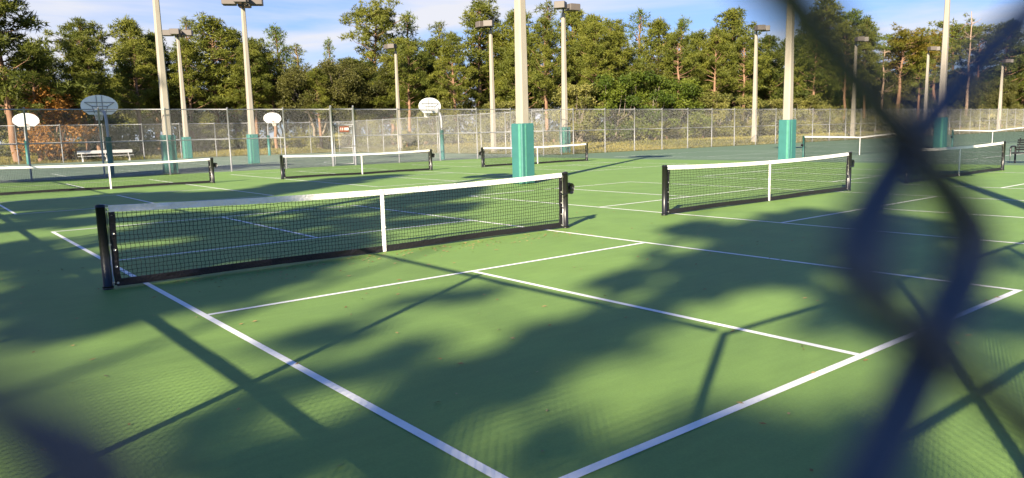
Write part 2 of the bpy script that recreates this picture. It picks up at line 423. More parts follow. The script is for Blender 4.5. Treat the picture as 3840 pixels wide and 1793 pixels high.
PANEL = chain_mesh(3.0, 3.02, 0.075, 0.0026, 0.075)
PANEL.materials.append(M_WIRE)
POST_ME = MB().tube([(0, 0, -0.1), (0, 0, 3.06)], 0.038, 10).tube([(0, 0, 3.055), (0, 0, 3.075)], [0.046, 0.046], 10).tube([(0, 0, 3.075), (0, 0, 3.10), (0, 0, 3.115)], [0.044, 0.034, 0.01], 10)
def fence(name, label, pts, group=None, mid=1.58, h=3.05, panel=PANEL, mp=M_GALV, mw=M_WIRE, pr=0.038, skip=()):
    """A run of posts (pts) with a rail on top and in the middle, and wire mesh in every bay but those in skip."""
    t = thing(name, (pts[0][0], pts[0][1], 0), 0, label, 'fence', group)
    o0 = np.array([pts[0][0], pts[0][1]])
    pm = MB().tube([(0, 0, -0.1), (0, 0, h + .02)], pr, 10).tube([(0, 0, h + .02), (0, 0, h + .05), (0, 0, h + .065)], [pr * 1.2, pr * .9, pr * .3], 10)
    pme = None
    for i, p in enumerate(pts):
        q = np.array(p) - o0
        if pme is None: ob = pm.build("fence_post", mp, t, True); pme = ob.data
        else: ob = link("fence_post", pme, mp, t)
        ob.location = (q[0], q[1], 0)
    for i in range(len(pts) - 1):
        if i in skip: continue
        a = np.array(pts[i]) - o0; b = np.array(pts[i + 1]) - o0; d = b - a; L = np.linalg.norm(d); rz = math.atan2(d[1], d[0])
        if panel is not None:
            ob = link("wire_mesh", panel, mw, t)
            off = -0.048
            ob.location = (a[0] - off * math.sin(rz), a[1] + off * math.cos(rz), 0.03)
            ob.rotation_euler = (0, 0, rz); ob.scale = (L / 3.0, 1, 1)
        r_ = MB().tube([(0, 0, h - .03), (L, 0, h - .03)], 0.024, 8)
        ob = r_.build("top_rail", mp, t, True); ob.location = (a[0], a[1], 0); ob.rotation_euler = (0, 0, rz)
        if mid:
            r_ = MB().tube([(pr, 0, mid), (L - pr, 0, mid)], 0.022, 8)
            ob = r_.build("middle_rail", mp, t, True); ob.location = (a[0], a[1], 0); ob.rotation_euler = (0, 0, rz)
        w_ = MB().tube([(0, off, 0.04), (L / 2, off, 0.045), (L, off, 0.04)], 0.004, 4)
        ob = w_.build("tension_wire", mp, t); ob.location = (a[0], a[1], 0); ob.rotation_euler = (0, 0, rz)
    return t
off = -0.048
f1x = [-9.0, -6.15, -3.45, -0.76, 2.03, 4.8, 7.68, 10.5, 13.1, 14.42, 17.23, 20.04, 22.8, 25.5, 28.25, 31.0] + [31.0 + 3.1 * k for k in range(1, 33)]
F1 = fence("chain_link_fence", "long galvanised chain-link fence behind all the courts, holding the gate", [(x, FY) for x in f1x], 'tall chain-link fences', skip=(8,))
# above the gate: short mesh and rails between the two gate posts
gx0, gx1 = 13.1, 14.42
F2 = fence("chain_link_fence", "farther chain-link fence around the basketball court, behind the long white bench",
           [(x, BY) for x in np.linspace(-16.2, BX, 16)] + [(BX, y) for y in np.linspace(BY, FY + .15, 12)[1:]], 'tall chain-link fences', mid=1.62)

# gate
G = thing("chain_link_gate", (gx0, FY, 0), 0, "narrow galvanised gate in the fence with the brown number sign on it", 'gate')
gw = gx1 - gx0
for x in (0.0, gw):
    MB().tube([(x, -0.09, -0.1), (x, -0.09, 3.17)], 0.052, 12).tube([(x, -0.09, 3.17), (x, -0.09, 3.2), (x, -0.09, 3.22)], [.058, .045, .015], 12).build("gate_post", M_GALV, G, True)
MB().tube([(0, -0.09, 2.19), (gw, -0.09, 2.19)], 0.025, 8).build("header_rail", M_GALV, G, True)
MB().tube([(0, 0, 3.03), (gw, 0, 3.03)], 0.024, 8).build("top_rail", M_GALV, G, True)
fr = MB()
for x in (0.12, gw - 0.12): fr.tube([(x, -0.09, 0.08), (x, -0.09, 2.10)], 0.024, 8)
for z in (0.09, 0.95, 2.09): fr.tube([(0.12, -0.09, z), (gw - 0.12, -0.09, z)], 0.021, 8)
fr.build("gate_frame", M_GALV, G, True)
hg = MB()
for z in (0.35, 1.8): hg.cyl((0.06, -0.09, z), 0.035, 0.09, 8)
hg.build("hinge", M_GALV, G, True)
lt = MB().box((gw - 0.06, -0.12, 1.05), (0.10, 0.05, 0.07)).tube([(gw - 0.1, -.15, 1.08), (gw - 0.24, -.17, 1.08)], 0.012, 6)
lt.build("latch", M_GALV, G)
gme = chain_mesh(gw - .24, 2.0, 0.075, 0.0026, 0.075); gme.materials.append(M_WIRE)
o = link("wire_mesh", gme, M_WIRE, G); o.location = (0.12, -0.06, 0.08)
gme = chain_mesh(gw, 0.82, 0.075, 0.0026, 0.075); gme.materials.append(M_WIRE)
o = link("wire_mesh", gme, M_WIRE, G); o.location = (0.0, -0.05, 2.2)

S = thing("number_sign", (gx0 + 0.72, FY - 0.13, 1.96), 0, "small brown sign with white digits 11180 hanging on the gate", 'sign')
MB().box((0, 0, 0), (0.54, 0.012, 0.30), bev=0.004).build("sign_panel", M_SIGN, S)
tcu = bpy.data.curves.new("digits", 'FONT'); tcu.body = "11180"; tcu.size = 0.205; tcu.align_x = 'CENTER'; tcu.align_y = 'CENTER'; tcu.extrude = 0.002; tcu.offset = 0.004
tob = bpy.data.objects.new("digits_tmp", tcu); COL.objects.link(tob)
bpy.context.view_layer.update()
tme = bpy.data.meshes.new_from_object(tob.evaluated_get(bpy.context.evaluated_depsgraph_get()))
bpy.data.objects.remove(tob)
tme.materials.clear()
o = link("digits", tme, M_WHITE, S); o.location = (0, -0.009, 0); o.rotation_euler = (math.pi / 2, 0, 0)

# ------------------------------------------------------------------ light poles
def light_pole(x, y, h, label, heads=(0,), pad=True, wb=0.36, wt=0.22, z=0.0, hs=1.0, padh=1.83):
    t = thing("light_pole", (x, y, z), 0, label, 'light pole', 'floodlight poles around the courts')
    c = 0.16
    def ring(w, zz):
        a = w / 2; b = a * (1 - c * 2)
        return [(-b, -a, zz), (b, -a, zz), (a, -b, zz), (a, b, zz), (b, a, zz), (-b, a, zz), (-a, b, zz), (-a, -b, zz)]
    hp = h - 0.65
    V = ring(wb, -0.2) + ring(wt, hp); F = [tuple(range(8, 16))] + [(i, (i + 1) % 8, 8 + (i + 1) % 8, 8 + i) for i in range(8)]
    MB().add(V, F).build("pole_shaft", M_CONC, t)
    MB().tube([(0, 0, hp), (0, 0, h - 0.1)], 0.06, 10).tube([(0, 0, hp), (0, 0, hp + .03)], 0.10, 10).build("pole_tenon", M_BRONZE, t, True)
    if pad:
        pw = wb * 1.42
        pd = MB().box((0, 0, padh / 2 + .01), (pw, pw, padh), bev=0.03).build("safety_pad", M_PAD, t)
        fl = MB().box((-pw / 2 + 0.30 * pw, -pw / 2 - 0.004, padh / 2), (0.05, 0.008, padh * .985)).box((-pw / 2 - 0.004, -pw / 2 + .10, padh / 2), (0.008, 0.10, padh * .985))
        fl.build("closing_flap", M_PAD_FLAP, pd)
    for a in heads:
        hx, hy = math.cos(a), math.sin(a)
        hd = thing("lamp_head", (0, 0, h - 0.28)); hd.parent = t; hd.rotation_euler = (0, 0, a)
        MB().box((0.78 * hs, 0, 0.06), (0.80 * hs, 0.72 * hs, 0.44), bev=0.02).build("lamp_housing", M_BRONZE, hd)
        MB().box((0.78 * hs, 0, -0.167), (0.66 * hs, 0.58 * hs, 0.012)).build("lamp_lens", M_LENS, hd)
        MB().tube([(0.0, 0, 0), (0.40 * hs, 0, 0)], 0.045, 8).build("lamp_arm", M_BRONZE, hd, True)
    return t
PI = math.pi
Q4 = [R(-118 + 90 * k) for k in range(4)]
light_pole(9.89, 8.80, 10.4, "nearest cream light pole, its teal pad behind the right end of the nearest net", Q4, wb=0.36)
light_pole(26.41, 9.85, 10.4, "cream light pole with teal pad beside the post of a tennis net", Q4, wb=0.40)
light_pole(43.0, 9.9, 10.4, "cream light pole rising from behind the blurred wire crossing at the right", Q4, wb=0.40)
light_pole(4.95, 29.15, 10.4, "leftmost cream light pole, its teal pad right behind a fence post", Q4, wb=0.40)
light_pole(12.25, 38.05, 10.1, "cream pole with teal pad and the larger cluster of lamp heads, mid basketball court", Q4, wb=0.40)
light_pole(14.2, 58.9, 10.7, "cream pole with teal pad and clustered lamp heads just right of the leftmost pole", Q4, wb=0.45)
light_pole(31.38, 29.95, 10.2, "cream pole with teal pad and two spread lamps, behind the fence", [R(-146), R(-11)], wb=0.40)
light_pole(32.75, 39.95, 10.3, "unpadded cream pole just left of the nearest light pole, lamp heads pointing left", [R(-138), R(172)], pad=False, wb=0.40)
light_pole(36.5, 61.2, 10.7, "thin unpadded cream pole between the gate and the sunlit hoop", [R(-145), R(160)], pad=False, wb=0.40, z=0.2)
light_pole(56.6, 31.4, 10.3, "unpadded cream pole in the grass behind the fence, left of the blurred wire", [R(-124), R(-57)], pad=False, wb=0.42, z=0.22)
light_pole(74.0, 30.9, 10.2, "unpadded cream pole seen inside the V of the blurred wires", [R(-130), R(-63)], pad=False, wb=0.44, z=0.26)
light_pole(91.5, 30.9, 10.1, "far light pole whose lamp head shows behind a nearer cream pole", [R(-130), R(-63)], pad=False, wb=0.42, z=0.26)
light_pole(114.5, 30.6, 9.6, "rightmost far light pole behind the fence beyond the tennis net", [R(-130), R(-63)], pad=False, wb=0.5, z=0.2)
light_pole(-6.7, 1.78, 10.4, "cream light pole outside the fence left of the courts", Q4, pad=False)
light_pole(1.2, -10.1, 10.4, "cream light pole outside the fence right of the camera", Q4, pad=False)

# ------------------------------------------------------------------ pickleball nets
NETX = 3.36
def top_z(x): return 0.905 - 0.05 * (1 - (x / 3.3) ** 2)

def net_mesh_data(x0, x1, zb, topf, sq=0.046, r=0.0030, wav=0.006, seed=1):
    rg = np.random.default_rng(seed)
    V, F = [], []; base = 0
    def cord(P):
        nonlocal base
        P = np.asarray(P); n = len(P)
        T = np.gradient(P, axis=0); T /= np.linalg.norm(T, axis=1)[:, None]
        A = np.cross(T, [0, 1.0, 0]); B = np.array([0, 1.0, 0])
        ang = np.array([0.5, 2.6, 4.7])
        vv = P[:, None] + r * (np.cos(ang)[None, :, None] * A[:, None] + np.sin(ang)[None, :, None] * B[None, None])
        i = np.arange(n - 1)[:, None]; k = np.arange(3)[None]
        f = np.stack([base + i * 3 + k, base + i * 3 + (k + 1) % 3, base + (i + 1) * 3 + (k + 1) % 3, base + (i + 1) * 3 + k], -1).reshape(-1, 4)
        V.append(vv.reshape(-1, 3)); F.append(f); base += n * 3
    nx = int((x1 - x0) / sq); nz = int((0.84 - zb) / sq)
    gx = np.linspace(x0, x1, nx + 1)
    # knots of the net, slightly uneven
    K = np.zeros((nx + 1, nz + 1, 3))
    for i, x in enumerate(gx):
        zt = topf(x) - 0.04
        K[i, :, 0] = x; K[i, :, 2] = np.linspace(zb, zt, nz + 1)
    sm = rg.normal(0, 1, K.shape[:2])
    for _ in range(2): sm[1:-1] = (sm[:-2] + sm[1:-1] + sm[2:]) / 2.2
    K[:, 1:-1, 0] += wav * 0.9 * rg.normal(0, .6, K[:, 1:-1, 0].shape); K[:, 1:-1, 2] += wav * 0.7 * sm[:, 1:-1]
    K[:, :, 1] += 0.012 * np.sin(gx * 2.1)[:, None] * np.sin(np.linspace(0, math.pi, nz + 1))[None]
    for i in range(nx + 1):
        P = [K[i, 0]]
        for j in range(nz):
            a, b = K[i, j], K[i, j + 1]
            P.append((a + b) / 2 + np.array([wav * .55 * (1 if j % 2 else -1), 0, 0])); P.append(b)
        cord(P)
    for j in range(1, nz): cord(K[:, j])
    return fast_mesh("net_cords", np.concatenate(V), np.concatenate(F))

def tape_strip(x0, x1, zc, hgt, th, seed, wr, n=110):
    """Folded fabric band along X hanging at zc(x), with small creases."""
    rg = np.random.default_rng(seed); mb = MB()
    xs = np.linspace(x0, x1, n)
    ww = rg.normal(0, 1, n); ww = np.convolve(ww, [.25, .5, .25], 'same') * wr
    w2 = np.convolve(rg.normal(0, 1, n), [.25, .5, .25], 'same') * wr
    V = []
    for i, x in enumerate(xs):
        z = zc(x); t = th / 2
        V += [(x, -t * .7 + ww[i], z + hgt / 2), (x, t * .7 + ww[i], z + hgt / 2 + .002), (x, t + w2[i], z), (x, t * 1.2 + w2[i] * .5, z - hgt / 2 + w2[i] * .4), (x, -t * 1.2 + w2[i] * .5, z - hgt / 2 + w2[i] * .4), (x, -t + w2[i] - ww[i], z)]
    F = []
    for i in range(n - 1):
        for k in range(6): F.append((i * 6 + k, (i + 1) * 6 + k, (i + 1) * 6 + (k + 1) % 6, i * 6 + (k + 1) % 6))
    F += [tuple(range(6)), tuple(range((n - 1) * 6 + 5, (n - 1) * 6 - 1, -1))]
    return mb.add(V, F)

def make_net():
    t = thing("pickleball_net", (0, 0, 0))
    for s in (-1, 1):
        X = s * 3.41
        p = MB().tube([(X, 0, -0.1), (X, 0, 0.895)], 0.047, 14).tube([(X, 0, 0.895), (X, 0, .915), (X, 0, .922)], [.052, .05, .03], 14)
        p.tube([(X, 0, 0.0), (X, 0, 0.03)], 0.056, 14)
        po = p.build("net_post", M_BLACK, t, True)
        MB().tube([(X - s * .057, 0, 0.03), (X - s * .057, 0, 0.87)], 0.007, 6).build("lacing_rod", M_STEEL, po, True)
        cl = MB()
        for z in (.06, .48, .84): cl.box((X - s * .05, 0, z), (.04, .018, .014))
        cl.build("rod_clip", M_STEEL, po)
        st = MB()
        n = 14
        rg = np.random.default_rng(5 + s)
        V, F = [], []
        for i in range(n):
            z = 0.03 + (0.835 - 0.03) * i / (n - 1); xx = s * 3.308 + rg.normal(0, .003); yy = rg.normal(0, .004)
            V += [(xx - .032, yy - .006, z), (xx + .032, yy - .006, z), (xx + .034, yy + .006, z), (xx - .034, yy + .006, z)]
        for i in range(n - 1):
            for k in range(4): F.append((i * 4 + k, i * 4 + (k + 1) % 4, i * 4 + 4 + (k + 1) % 4, i * 4 + 4 + k))
        F += [(3, 2, 1, 0), tuple(range(n * 4 - 4, n * 4))]
        side = st.add(V, F).build("side_tape", M_CLOTH, t)
        gme = None
        for z in (.055, .235, .42, .60, .79):
            if gme is None:
                g = MB().tube([(0, -.012, 0), (0, .012, 0)], 0.013, 10).build("grommet", M_STEEL, side, True); gme = g.data
            else: g = link("grommet", gme, M_STEEL, side)
            g.location = (s * 3.31, 0, z)
    tape_strip(-3.33, 3.33, lambda x: top_z(x) - .034, 0.072, 0.014, 3, 0.0028).build("top_tape", M_TAPE, t)
    tape_strip(-3.32, 3.32, lambda x: 0.056 - .010 * math.cos(x * 1.6) * (1 - abs(x) / 4), 0.080, 0.014, 9, 0.0028).build("bottom_tape", M_CLOTH, t)
    me = net_mesh_data(-3.29, 3.29, 0.085, top_z); link("net_cords", me, M_CORD, t)
    V = []
    cs = MB().box((0.012, 0, 0.43), (0.052, 0.026, 0.85), bev=0.004).box((0.012, -0.016, 0.70), (0.056, 0.006, 0.012)).box((0.012, -0.016, 0.34), (0.056, 0.006, 0.012))
    cs.build("centre_strap", M_TAPE, t)
    rw = MB().tube([(3.53, -0.03, 0.66), (3.53, -.03, 0.66001), (3.53, .03, .66)], [0.075, 0.075, 0.075], 14) if False else MB()
    rw.tube([(3.525, -.028, .66), (3.525, .028, .66)], 0.072, 16).tube([(3.525, -.036, .66), (3.525, .036, .66)], 0.03, 10).box((3.475, 0, .66), (.06, .05, .16)).tube([(3.53, -.034, .60), (3.53, .034, .60)], .05, 10)
    rw = rw.build("ratchet_wheel", M_BLACK, t, True)
    MB().tube([(3.41, -.07, .575), (3.33, -.085, .57), (3.23, -.09, .565)], .010, 6).build("crank_handle", M_BLACK, rw, True)
    MB().tube([(-3.41, -.0, .925), (-3.27, -.0, .90)], .004, 5).build("net_cable", M_STEEL, t)
    MB().tube([(3.27, 0, .90), (3.41, 0, .928), (3.46, 0, .915), (3.50, 0, .73)], .004, 5).build("net_cable", M_STEEL, t)
    return t
NET = make_net()
NET_SPOTS = [
    (0.0, -0.03, 0, "nearest pickleball net, the large one across the left half of the view"),
    (9.164 + .08, -0.10, 0, "pickleball net on the sunny court right of the nearest net"),
    (18.152 + .75, -0.2, PI, "pickleball net partly behind the blurred wire loop, beside the black bench"),
    (-0.082 + .5, 19.3, 0, "pickleball net cut off by the left edge, in front of the white bench"),
    (9.46 + .29, 19.05, 0, "pickleball net in the second row, in front of the gate with the number sign"),
    (19.01 + .40, 19.1, PI, "pickleball net in the second row, half hidden by the nearest teal pole pad"),
]
for i, (x, y, a, lab) in enumerate(NET_SPOTS):
    t = NET if i == 0 else copy_tree(NET)
    t.location = (x, y, 0); t.rotation_euler = (0, 0, a)
    tag(t, lab, 'net', 'pickleball nets')

# tennis nets
def tennis_net(cx, label, hw=5.3):
    t = thing("tennis_net", (cx, TCY, 0), 0, label, 'net', 'tennis nets')
    tz = lambda x: 1.065 - 0.15 * (1 - (abs(x) / hw)) ** 1.2
    for s in (-1, 1):
        MB().tube([(s * (hw + .08), 0, -.1), (s * (hw + .08), 0, 1.07)], .045, 10).tube([(s * (hw + .08), 0, 1.07), (s * (hw + .08), 0, 1.09)], [.04, .02], 10).build("net_post", M_TENNISPOST, t, True)
    MB().tube([(-hw - .17, -.02, .66), (-hw - .17, .06, .66)], .06, 12).box((-hw - .12, 0, .66), (.1, .05, .12)).build("winder", M_BLACK, t, True)
    tape_strip(-hw, hw, lambda x: tz(x) - .03, 0.065, .014, 21, .001, 60).build("top_tape", M_TAPE, t)
    me = net_mesh_data(-hw, hw, 0.03, tz, sq=0.05, r=0.0021, wav=0.003, seed=8); link("net_cords", me, M_CORD, t)
    MB().box((0, 0, .44), (.055, .02, .88), bev=.004).build("centre_strap", M_TAPE, t)
    for s in (-1, 1): MB().box((s * (hw - .02), 0, .5), (.05, .012, 1.0)).build("side_tape", M_CLOTH, t)
    return t
tennis_net(33.1, "tennis net right behind the second teal pole pad, running into the blurred wire")
tennis_net(50.9, "farther tennis net at the right edge, behind the last pickleball net and the black bench", hw=6.3)

# ------------------------------------------------------------------ basketball hoops
def hoop(x, y, s, label, bw=1.62, bh=0.93, z=0.0, arm=1.25):
    """Gooseneck hoop at (x, y); s = +1 when the board faces +Y."""
    t = thing("basketball_hoop", (x, y, z), 0 if s > 0 else PI, label, 'basketball hoop', 'fan-backboard basketball hoops')
    P = [(0, 0, -.1), (0, 0, 2.35), (0, .05, 2.62), (0, .18, 2.84), (0, .40, 2.98), (0, .75, 3.05), (0, arm - .12, 3.09)]
    MB().tube(P, .07, 12).build("curved_pole", M_GALV, t, True)
    MB().tube([(0, 0, .0), (0, 0, 1.82)], .125, 14).build("pole_pad", M_PAD, t, True)
    # fan backboard: outline extruded
    zb = 2.90; out = []
    hw = bw / 2
    out += [(-hw * .60, zb), (hw * .60, zb), (hw * .97, zb + bh * .26)]
    for k in range(13):
        a = math.pi * k / 12
        out.append((hw * math.cos(a), zb + bh * .45 + bh * .55 * math.sin(a)))
    out += [(-hw * .97, zb + bh * .26)]
    n = len(out); th = .03
    V = [(px, arm - th, pz) for px, pz in out] + [(px, arm, pz) for px, pz in out]
    F = [tuple(range(n)), tuple(range(2 * n - 1, n - 1, -1))] + [(i, n + i, n + (i + 1) % n, (i + 1) % n) for i in range(n)]
    bd = MB().add(V, F).build("backboard", M_BOARD, t)
    br = MB()
    yb = arm - th - .02
    for q in ([(-hw * .8, zb + bh * .62), (hw * .8, zb + bh * .62)], [(-.12, zb + .05), (-.12, zb + bh * .97)], [(.12, zb + .05), (.12, zb + bh * .97)],
              [(-hw * .8, zb + bh * .62), (-hw * .42, zb + bh * .42)], [(hw * .8, zb + bh * .62), (hw * .42, zb + bh * .42)], [(-hw * .42, zb + bh * .42), (hw * .42, zb + bh * .42)],
              [(hw * .42, zb + bh * .42), (hw * .3, zb + .06)], [(-hw * .42, zb + bh * .42), (-hw * .3, zb + .06)], [(-hw * .85, zb + bh * .16), (hw * .85, zb + bh * .16)]):
        br.tube([(q[0][0], yb, q[0][1]), (q[1][0], yb, q[1][1])], .018, 6)
    br.build("back_brace", M_GALV, bd)
    RZ = 3.05
    ring = [(0.23 * math.cos(a), arm + .36 + .23 * math.sin(a), RZ) for a in np.linspace(0, 2 * math.pi, 25)]
    rm = MB().tube(ring, .011, 6).box((0, arm + .06, RZ - .03), (.16, .12, .07)).build("rim", M_RIM, t, True)
    nt = MB()
    for k in range(12):
        for d in (-1, 1):
            a0 = 2 * math.pi * k / 12
            pts = []
            for j in range(5):
                rr = .23 - .10 * (j / 4) ** .7; aa = a0 + d * j * math.pi / 12
                pts.append((rr * math.cos(aa), arm + .36 + rr * math.sin(aa), RZ - .02 - .10 * j))
            nt.tube(pts, .006, 3, caps=False)
    nt.build("hoop_net", M_NETWHITE, rm)
    return t
hoop(2.72, 60.3, -1, "far left hoop with its white board facing the camera, at the left edge", bw=1.75, bh=1.0)
hoop(2.72, 30.75, 1, "curved-pole hoop seen from behind, its braced board left of the leftmost light pole", bw=1.62)
hoop(21.3, 58.7, -1, "far hoop with its white board facing the camera, left of the gate", bw=1.62)
hoop(21.05, 29.95, 1, "sunlit hoop seen from behind with braces on its white board, right of the gate", bw=1.62)

# ------------------------------------------------------------------ benches
B = thing("long_bench", (8.35, 61.1, 0), 0, "long white aluminium bench with a backrest in front of the far fence", 'bench')
MB().box((0, .30, .78), (4.15, .045, .26), bev=.012).build("backrest", M_ALU, B)
MB().box((0, 0, .45), (4.15, .27, .04), bev=.012).build("seat", M_ALU, B)
for x in (-1.75, 0, 1.75):
    MB().tube([(x, -.12, .0), (x, -.10, .43)], .03, 8).tube([(x, .22, 0), (x, .30, .45), (x, .335, .88)], .03, 8).tube([(x, -.12, .42), (x, .30, .42)], .025, 8).box((x, .05, .01), (.08, .5, .02)).build("leg", M_ALU, B, True)

K = thing("park_bench", (26.52, 0.95, 0), 0, "black metal bench with looped arms at the right edge beside the last net", 'bench')
for yy in (0.0, -1.7):
    P = [(0, yy, 0), (0, yy, .50), (.02, yy, .57), (.07, yy, .61), (.15, yy, .625), (.38, yy, .625), (.46, yy, .61), (.50, yy, .56), (.51, yy, .50), (.52, yy, 0)]
    MB().tube(P, .032, 8).build("arm_loop", M_BLACK, K, True)
sl = None
for k in range(6):
    q = MB().box((.08 + k * .075, -.85, .40), (.055, 1.66, .025)).build("seat_slat", M_BLACK, K)
for k in range(5):
    q = MB().box((.53 + k * .018, -.85, .50 + k * .085), (.02, 1.66, .06)).build("back_slat", M_BLACK, K)
MB().tube([(.06, 0, .375), (.06, -1.7, .375)], .02, 6).tube([(.46, 0, .375), (.46, -1.7, .375)], .02, 6).tube([(.52, -.1, .37), (.62, -.1, .92)], .018, 6).tube([(.52, -1.6, .37), (.62, -1.6, .92)], .018, 6).build("seat_frame", M_BLACK, K, True)

# ------------------------------------------------------------------ trees
def tufts(cl, per, ln, wd, rng, up=0.35, tri=4, leafy=False):
    """Needle tufts or leaves spread through clumps. cl: (x, y, z, r, rz, tint) rows. Returns V, F, tint."""
    cl = np.asarray(cl, float); n = len(cl)
    cnt = np.maximum(4, (per * (cl[:, 3] / 0.7) ** 2).astype(int))
    idx = np.repeat(np.arange(n), cnt); N = len(idx)
    d = rng.normal(0, 1, (N, 3)); d /= np.linalg.norm(d, axis=1)[:, None]
    rad = rng.random(N) ** 0.45
    c = cl[idx]
    P = c[:, :3] + d * rad[:, None] * np.stack([c[:, 3], c[:, 3], c[:, 4]], -1)
    P = np.repeat(P, tri, 0); dd = np.repeat(d, tri, 0); t = np.repeat(c[:, 5], tri)
    M_ = len(P)
    dirv = rng.normal(0, 1, (M_, 3)) + dd * 0.7; dirv[:, 2] += up
    dirv /= np.linalg.norm(dirv, axis=1)[:, None]
    sd = np.cross(dirv, rng.normal(0, 1, (M_, 3))); sd /= np.linalg.norm(sd, axis=1)[:, None] + 1e-9
    L_ = ln * rng.uniform(.65, 1.25, M_)[:, None]; W_ = wd * rng.uniform(.7, 1.2, M_)[:, None]
    if leafy:
        V = np.stack([P, P + dirv * L_ * .5 + sd * W_, P + dirv * L_, P + dirv * L_ * .5 - sd * W_], 1).reshape(-1, 3)
        F = np.arange(M_ * 4).reshape(-1, 4)
    else:
        V = np.stack([P - sd * W_, P + sd * W_, P + dirv * L_], 1).reshape(-1, 3)
        F = np.arange(M_ * 3).reshape(-1, 3)
    tt = np.clip(t + rng.normal(0, .12, M_), 0, 1)
    return V, F, tt

def limb(mb, a, b, r0, r1, rng, sides=4, sag=0.0, n=4):
    a = np.array(a, float); b = np.array(b, float); L = np.linalg.norm(b - a)
    P = [a + (b - a) * k / n for k in range(n + 1)]
    for k in range(1, n): P[k] = P[k] + rng.normal(0, .035 * L, 3) + np.array([0, 0, sag * L * math.sin(math.pi * k / n)])
    mb.tube(P, np.linspace(r0, r1, n + 1), sides, caps=False)

def pine_proto(kind, H, W, seed):
    """Crown mesh and trunk mesh of one pine of height H and crown width W."""
    rng = np.random.default_rng(seed); mb = MB(); cl = []
    lean = rng.normal(0, .03, 2)
    n = 9
    tp = np.array([[lean[0] * H * (k / n) ** 1.5 + rng.normal(0, .05), lean[1] * H * (k / n) ** 1.5 + rng.normal(0, .05), H * .97 * k / n - (.15 if k == 0 else 0)] for k in range(n + 1)])
    r0 = .0155 * H + .04
    mb.tube(tp, [r0 * (1 - .85 * k / n) for k in range(n + 1)], 7, caps=False)
    def at(t):
        k = min(n - 1, int(t * n)); f = t * n - k; return tp[k] * (1 - f) + tp[k + 1] * f
    spec = {'full': (.30, 58, 1.0, .70), 'tall': (.42, 46, 1.0, .64), 'flat': (.58, 42, 1.0, .60), 'thin': (.30, 34, .8, .50), 'light': (.40, 32, .8, .58)}[kind]
    lo, nb, _, cr = spec
    for i in range(nb):
        u = (i + rng.random()) / nb
        t = lo + (1 - lo) * u ** (.85 if kind != 'flat' else .7)
        if kind == 'flat': prof = (.35 + .65 * math.sin(min(1, (t - lo) / (1 - lo) * 1.15) * math.pi * .62)) * (1.0 if t < .93 else .6)
        elif kind in ('thin', 'light'): prof = (1 - (t - lo) / (1 - lo)) ** .7 * .9 + .12
        else: prof = (1 - ((t - lo) / (1 - lo)) ** 2.2) * .92 + .18
        prof *= rng.uniform(.45, 1.12)
        a = i * 2.4 + rng.normal(0, .5)
        rr = W / 2 * prof
        base = at(max(.05, t - .04 - .05 * rng.random()))
        tip = at(t) + np.array([math.cos(a) * rr, math.sin(a) * rr, rng.uniform(.0, .12) * rr + .15])
        limb(mb, base, tip, .018 + .006 * H * .5, .012, rng, 4, -.05)
        s = cr * rng.uniform(.7, 1.25) * (H / 13) ** .5
        tint = rng.random()
        cl.append((*tip, s, s * .55, tint))
        if rr > 1.1:
            m_ = base * .45 + tip * .55 + rng.normal(0, .25, 3); cl.append((*m_, s * .8, s * .45, max(0, tint - .2)))
        if rng.random() < .5:
            m_ = tip + np.array([rng.normal(0, s * .9), rng.normal(0, s * .9), rng.normal(0, .25)]); cl.append((*m_, s * .7, s * .42, tint))
    top = at(1.0); cl.append((*top, cr * .7, cr * .8, .6)); cl.append((*(top + np.array([.15, .1, .35])), cr * .45, cr * .5, .7))
    if kind in ('tall', 'flat', 'light'):                    # bare stubs under the crown
        for i in range(7):
            t = rng.uniform(.25, lo + .05); b_ = at(t); a = rng.uniform(0, 6.28)
            limb(mb, b_, b_ + np.array([math.cos(a), math.sin(a), .25]) * rng.uniform(.5, 1.4), .025, .008, rng, 3)
    fine = kind in ('thin', 'light')
    V, F, tt = tufts(cl, 50 if not fine else 30, .36 if not fine else .42, .040 if not fine else .034, rng)
    return fast_mesh("crown", V, F, tt), mb, H

def oak_proto(H, W, seed):
    rng = np.random.default_rng(seed); mb = MB(); cl = []
    for s_ in range(4):
        a = s_ * 1.6 + rng.normal(0, .3)
        f1 = np.array([math.cos(a) * W * .13, math.sin(a) * W * .13, H * .38])
        limb(mb, (rng.normal(0, .2), rng.normal(0, .2), -.15), f1, .17, .11, rng, 7, 0, 5)
        for q in range(4):
            b_ = a + rng.normal(0, .7)
            f2 = f1 + np.array([math.cos(b_) * W * .16, math.sin(b_) * W * .16, H * rng.uniform(.12, .34)])
            limb(mb, f1, f2, .09, .05, rng, 5)
            for z in range(6):
                c_ = b_ + rng.normal(0, 1.0); f3 = f2 + np.array([math.cos(c_) * W * .17, math.sin(c_) * W * .17, H * rng.uniform(-.12, .24)])
                f3[2] = min(f3[2], H * .97)
                limb(mb, f2, f3, .04, .012, rng, 3)
                s = rng.uniform(.6, 1.1); cl.append((*f3, s, s * .7, rng.random()))
    for i in range(26):
        a = rng.uniform(0, 6.28); rr = W / 2 * math.sqrt(rng.random()); z = H * (.30 + .66 * (1 - (rr / (W / 2)) ** 2) * rng.uniform(.55, 1))
        s = rng.uniform(.7, 1.15); cl.append((math.cos(a) * rr, math.sin(a) * rr, z, s, s * .7, rng.random()))
    V, F, tt = tufts(cl, 105, .20, .05, rng, .1, 2, True)
    return fast_mesh("crown", V, F, tt), mb, H

